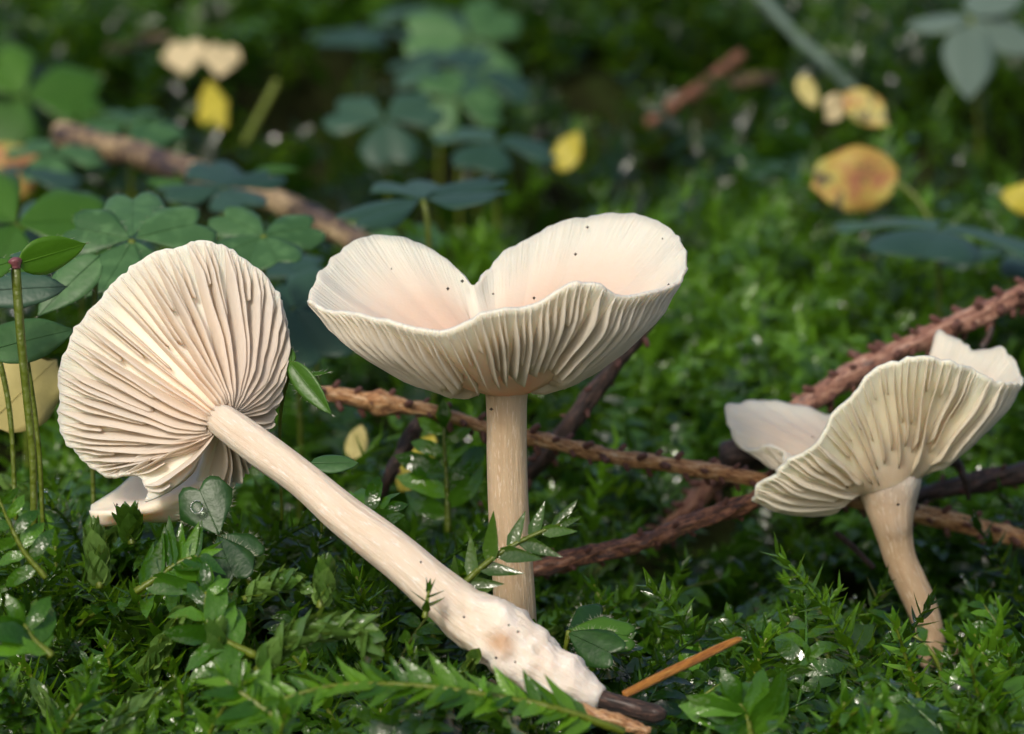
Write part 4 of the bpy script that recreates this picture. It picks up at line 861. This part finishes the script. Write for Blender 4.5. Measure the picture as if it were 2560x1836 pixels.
def path_shoot(pts, kind, mat, label, n_leaf, lsc, up=(0, -.5, 1), spread=(.7, 1.2), group='single moss shoots', two=True, taper=.5, start=.1):
    p = cat_rom(np.array([P(*q) for q in pts]), 16); base = p[0].copy(); loc = p-base; T, N, B = frames(p); leaves = []
    for k in range(n_leaf):
        u = start+(1-start)*(k+.5)/n_leaf; i = min(int(u*15), 14); t = T[i]; w = u*15-i; pp = loc[i]*(1-w)+loc[i+1]*w
        upv = nrm(np.array(up)-t*(t@np.array(up))); sd = np.cross(t, upv)
        if two:
            a = (1 if k % 2 else -1)*hr.uniform(*spread); dr = nrm(t*math.cos(a)+sd*math.sin(a)+upv*hr.uniform(-.2, .35)); z = nrm(upv+hr.normal(0, .25, 3))
        else:
            ph = k*2.399; rad = upv*math.cos(ph)+sd*math.sin(ph); a = hr.uniform(*spread); dr = nrm(t*math.cos(a)+rad*math.sin(a)); z = nrm(t*math.sin(a)-rad*math.cos(a))
            if kind == 'scale': z = -z
        leaves.append((pp, dr, z, (1-taper*max(0, u-.5)*2*.9)*hr.uniform(.85, 1.15)))
    t = T[-1]
    for k in range(3):
        a = k*2.09; sd2 = N[-1]*math.cos(a)+B[-1]*math.sin(a); leaves.append((loc[-1], nrm(t+sd2*.4), nrm(sd2), .55))
    return single_shoot(kind, base, np.eye(3), 1, mat, label, group, hr, lsc, path=loc, leaves=leaves)
path_shoot([(1100, 1545, 29.0), (1150, 1470, 28.95), (1240, 1390, 28.9), (1330, 1340, 28.9), (1400, 1312, 28.9)], 'point', 'shoot_dark', 'olive green moss sprig reaching across the upright tan stem', 13, 1.75, up=(0, -1, .5), spread=(.45, .9), group=None, taper=.3, start=.0)
path_shoot([(1062, 1545, 28.3), (1068, 1505, 28.3), (1072, 1478, 28.3)], 'point', 'shoot_dark', 'tiny star-like moss tip in front of the slanting stem', 5, 1.0, up=(0, -1, .3), two=False, group=None)
path_shoot([(1560, 1830, 27.2), (1400, 1775, 27.1), (1200, 1735, 27.05), (1000, 1712, 27.0), (830, 1715, 26.9), (700, 1750, 26.8)], 'point', 'shoot_feather', 'long bright feather moss frond across the lumpy mushroom foot', 52, 1.55, up=(0, -.6, 1), spread=(.6, 1.1), group=None, taper=.4)
path_shoot([(700, 1800, 26.8), (620, 1745, 26.9), (560, 1700, 27)], 'point', 'shoot_feather', 'bright forked moss tip ahead of the long feather frond', 16, 1.8, up=(0, -.6, 1), group=None)
path_shoot([(340, 1480, 28.9), (400, 1440, 28.9), (450, 1405, 28.9), (500, 1390, 28.9)], 'point', 'shoot_leafy', 'bright green moss frond fanned below the dark clover leaf', 16, 1.9, up=(0, -.8, .7), group=None, taper=.2)
path_shoot([(250, 1470, 29.3), (245, 1400, 29.3), (238, 1335, 29.3)], 'scale', 'shoot_scaly', 'pale glistening scaly moss shoot upright below the folded cap lobe', 26, 1.5, two=False, spread=(.5, .8), group=None, start=.0)
path_shoot([(330, 1360, 29.9), (325, 1325, 29.9), (320, 1298, 29.9)], 'scale', 'shoot_dark', 'olive scaly moss tuft touching the folded cap lobe', 22, 1.5, two=False, spread=(.6, 1.0), group=None, start=.0)
path_shoot([(640, 1680, 27.9), (700, 1620, 27.9), (790, 1580, 27.9), (880, 1570, 27.9), (910, 1600, 27.8)], 'scale', 'shoot_scaly', 'thick arching scaly moss shoot in front of the slanting stem', 70, 1.5, two=False, spread=(.5, .9), group=None, start=.0, taper=.1)
path_shoot([(545, 1680, 28.1), (540, 1620, 28.1), (545, 1585, 28.1)], 'scale', 'shoot_scaly', 'short fat scaly moss tip left of the arching one', 26, 1.5, two=False, spread=(.5, .8), group=None, start=.0)
path_shoot([(610, 1500, 28.8), (660, 1470, 28.8), (720, 1455, 28.8), (760, 1470, 28.8)], 'scale', 'shoot_scaly', 'knobbly yellow-green scaly shoot right of the dark clover leaf', 40, 1.2, two=False, spread=(.6, 1.0), group=None, start=.0)
path_shoot([(800, 1520, 28.7), (810, 1465, 28.7), (815, 1425, 28.7)], 'scale', 'shoot_scaly', 'pointed scaly moss tip just below the slanting stem', 24, 1.4, two=False, spread=(.5, .9), group=None, start=.0)
path_shoot([(115, 1445, 28.4), (60, 1380, 28.4), (20, 1300, 28.4), (-10, 1230, 28.4)], 'oval', 'shoot_leafy', 'pale runner with small round leaves at the left margin', 11, 1.0, up=(0, -1, .4), spread=(1.0, 1.4), group=None)
path_shoot([(1120, 1330, 33.0), (1118, 1220, 33.0), (1112, 1130, 33.0), (1110, 1070, 33.0)], 'oval', 'shoot_leafy', 'upright leafy moss with large oval leaves behind the crossing stems', 9, 1.6, up=(0, -1, .4), spread=(.8, 1.2), group=None)
path_shoot([(870, 1330, 31.0), (900, 1290, 31), (960, 1275, 31)], 'oval', 'shoot_leafy', 'small bright leafy shoot tucked above the slanting stem', 7, 1.3, up=(0, -.8, .7), group=None)
path_shoot([(1880, 1860, 27.6), (1870, 1800, 27.6), (1850, 1760, 27.6)], 'oval', 'shoot_leafy', 'bright rosette of broad moss leaves in front of the orange needle', 8, 1.9, up=(0, -.6, 1), spread=(.7, 1.2), group=None)
path_shoot([(130, 1640, 27.6), (85, 1600, 27.6), (60, 1560, 27.6)], 'oval', 'shoot_leafy', 'bright rosette of pointed moss leaves at the left margin', 9, 1.6, up=(0, -.6, 1), group=None)
path_shoot([(640, 1640, 28.1), (560, 1600, 28.1), (520, 1560, 28.1), (515, 1480, 28.2)], 'oval', 'shoot_leafy', 'glossy leafy shoot with shining blades below the clover leaf', 10, 1.5, up=(0, -.8, .6), group=None)
path_shoot([(2360, 1740, 30.4), (2345, 1660, 31.4), (2300, 1600, 31.6), (2230, 1560, 31.6)], 'oval', 'shoot_leafy', 'leafy moss shoot over the foot of the curved stem', 10, 1.5, up=(0, -.6, 1), group=None)
path_shoot([(2080, 1680, 30.5), (2060, 1620, 30.5), (2030, 1590, 30.5)], 'oval', 'shoot_dark', 'broad-leaved dark moss shoot left of the curved stem foot', 7, 1.6, up=(0, -.8, .6), group=None)
# more single shoots through the near moss
LABS = {('point', 0): ('bright feathery moss shoot rising singly from the near moss', 'feathery moss shoots in the near moss', 'shoot_feather'),
        ('oval', 0): ('glossy leafy moss shoot arching singly out of the near moss', 'leafy moss shoots in the near moss', 'shoot_leafy'),
        ('scale', 0): ('pale scaly moss shoot standing singly in the near moss', 'scaly moss shoots in the near moss', 'shoot_scaly')}
cnt = {'point': 0, 'oval': 0, 'scale': 0}; want = {'point': 64, 'oval': 44, 'scale': 48}
PROTO = {k: [shoot_spec(k, hr, ln) for ln in (1.3, 1.6, 1.9)] for k in cnt}
tries = 0
while sum(cnt.values()) < sum(want.values()) and tries < 5000:
    tries += 1; x, y = hr.uniform(-6.2, 6.2), hr.uniform(-5.0, 4.5)
    kind = random.choice([k for k in cnt if cnt[k] < want[k]])
    if kind == 'scale' and x > 0.5: continue
    base = np.array([x, y, float(soil_z(x, y))-.03]); Rm = rotz_tilt(hr.uniform(0, 6.283), -hr.uniform(-.1, .5), 0); path, leaves = PROTO[kind][hr.integers(0, 3)]
    s = hr.uniform(.9, 1.2); tips = (path*s)@Rm.T+base
    if any(blocked(q) for q in tips[4::2]): continue
    px, py, d = proj(tips[-1])
    if not (-60 < px < 2620 and 900 < py < 1880): continue
    lab, grp, mat = LABS[(kind, 0)]
    single_shoot(kind, base, Rm*s, 1, mat, lab, grp, hr, {'oval': .92, 'point': 1.15, 'scale': 1.2}[kind], path=path, leaves=leaves); cnt[kind] += 1

# ------------------------------------------------------------------ dew
def ico():
    V = []; F = []; nv, nu = 7, 10
    V.append((0, 0, 1))
    for i in range(1, nv):
        for j in range(nu): a = math.pi*i/nv; b = 2*math.pi*j/nu; V.append((math.sin(a)*math.cos(b), math.sin(a)*math.sin(b), math.cos(a)))
    V.append((0, 0, -1)); e = len(V)-1
    for j in range(nu):
        k = (j+1) % nu; F.append((0, 1+j, 1+k)); F.append((e, 1+(nv-2)*nu+k, 1+(nv-2)*nu+j))
        for i in range(nv-2): a = 1+i*nu; F += [(a+j, a+nu+j, a+nu+k), (a+j, a+nu+k, a+k)]
    return np.array(V), np.array(F)
DV, DF = ico()
dr = thing('dew_drop', P(492, 1268, 29.28), 'large round dew drop on the upper lobe of the dark clover leaf', 'dew drop')
obj('drop', DV*np.array([.07, .05, .07])+P(492, 1268, 29.30), DF, M['dew'], dr)
VV, FF, b = [], [], 0; r2 = np.random.default_rng(77)
feather = bpy.data.objects['feather_moss'].data; leafy = bpy.data.objects['leafy_moss'].data
for me, cnt_ in ((feather, 1500), (leafy, 1500)):
    co = np.zeros(len(me.vertices)*3, np.float32); me.vertices.foreach_get('co', co); co = co.reshape(-1, 3)/SC
    z = co[:, 2]-moss_z(co[:, 0], co[:, 1]); ok = np.where((z > -.25) & (co[:, 1] < 16))[0]
    for i in r2.choice(ok, cnt_, replace=False):
        s = r2.uniform(.010, .026)*(1+.03*max(0, co[i, 1])); VV.append(DV*s+co[i]); FF.append(DF+b); b += len(DV)
o = obj('dew', np.vstack(VV), np.vstack(FF), M['dew'], org=np.zeros(3)); tag(o, 'tiny glinting dew drops scattered over the moss', 'dew', None, 'stuff')
print('objects', len(bpy.data.objects))
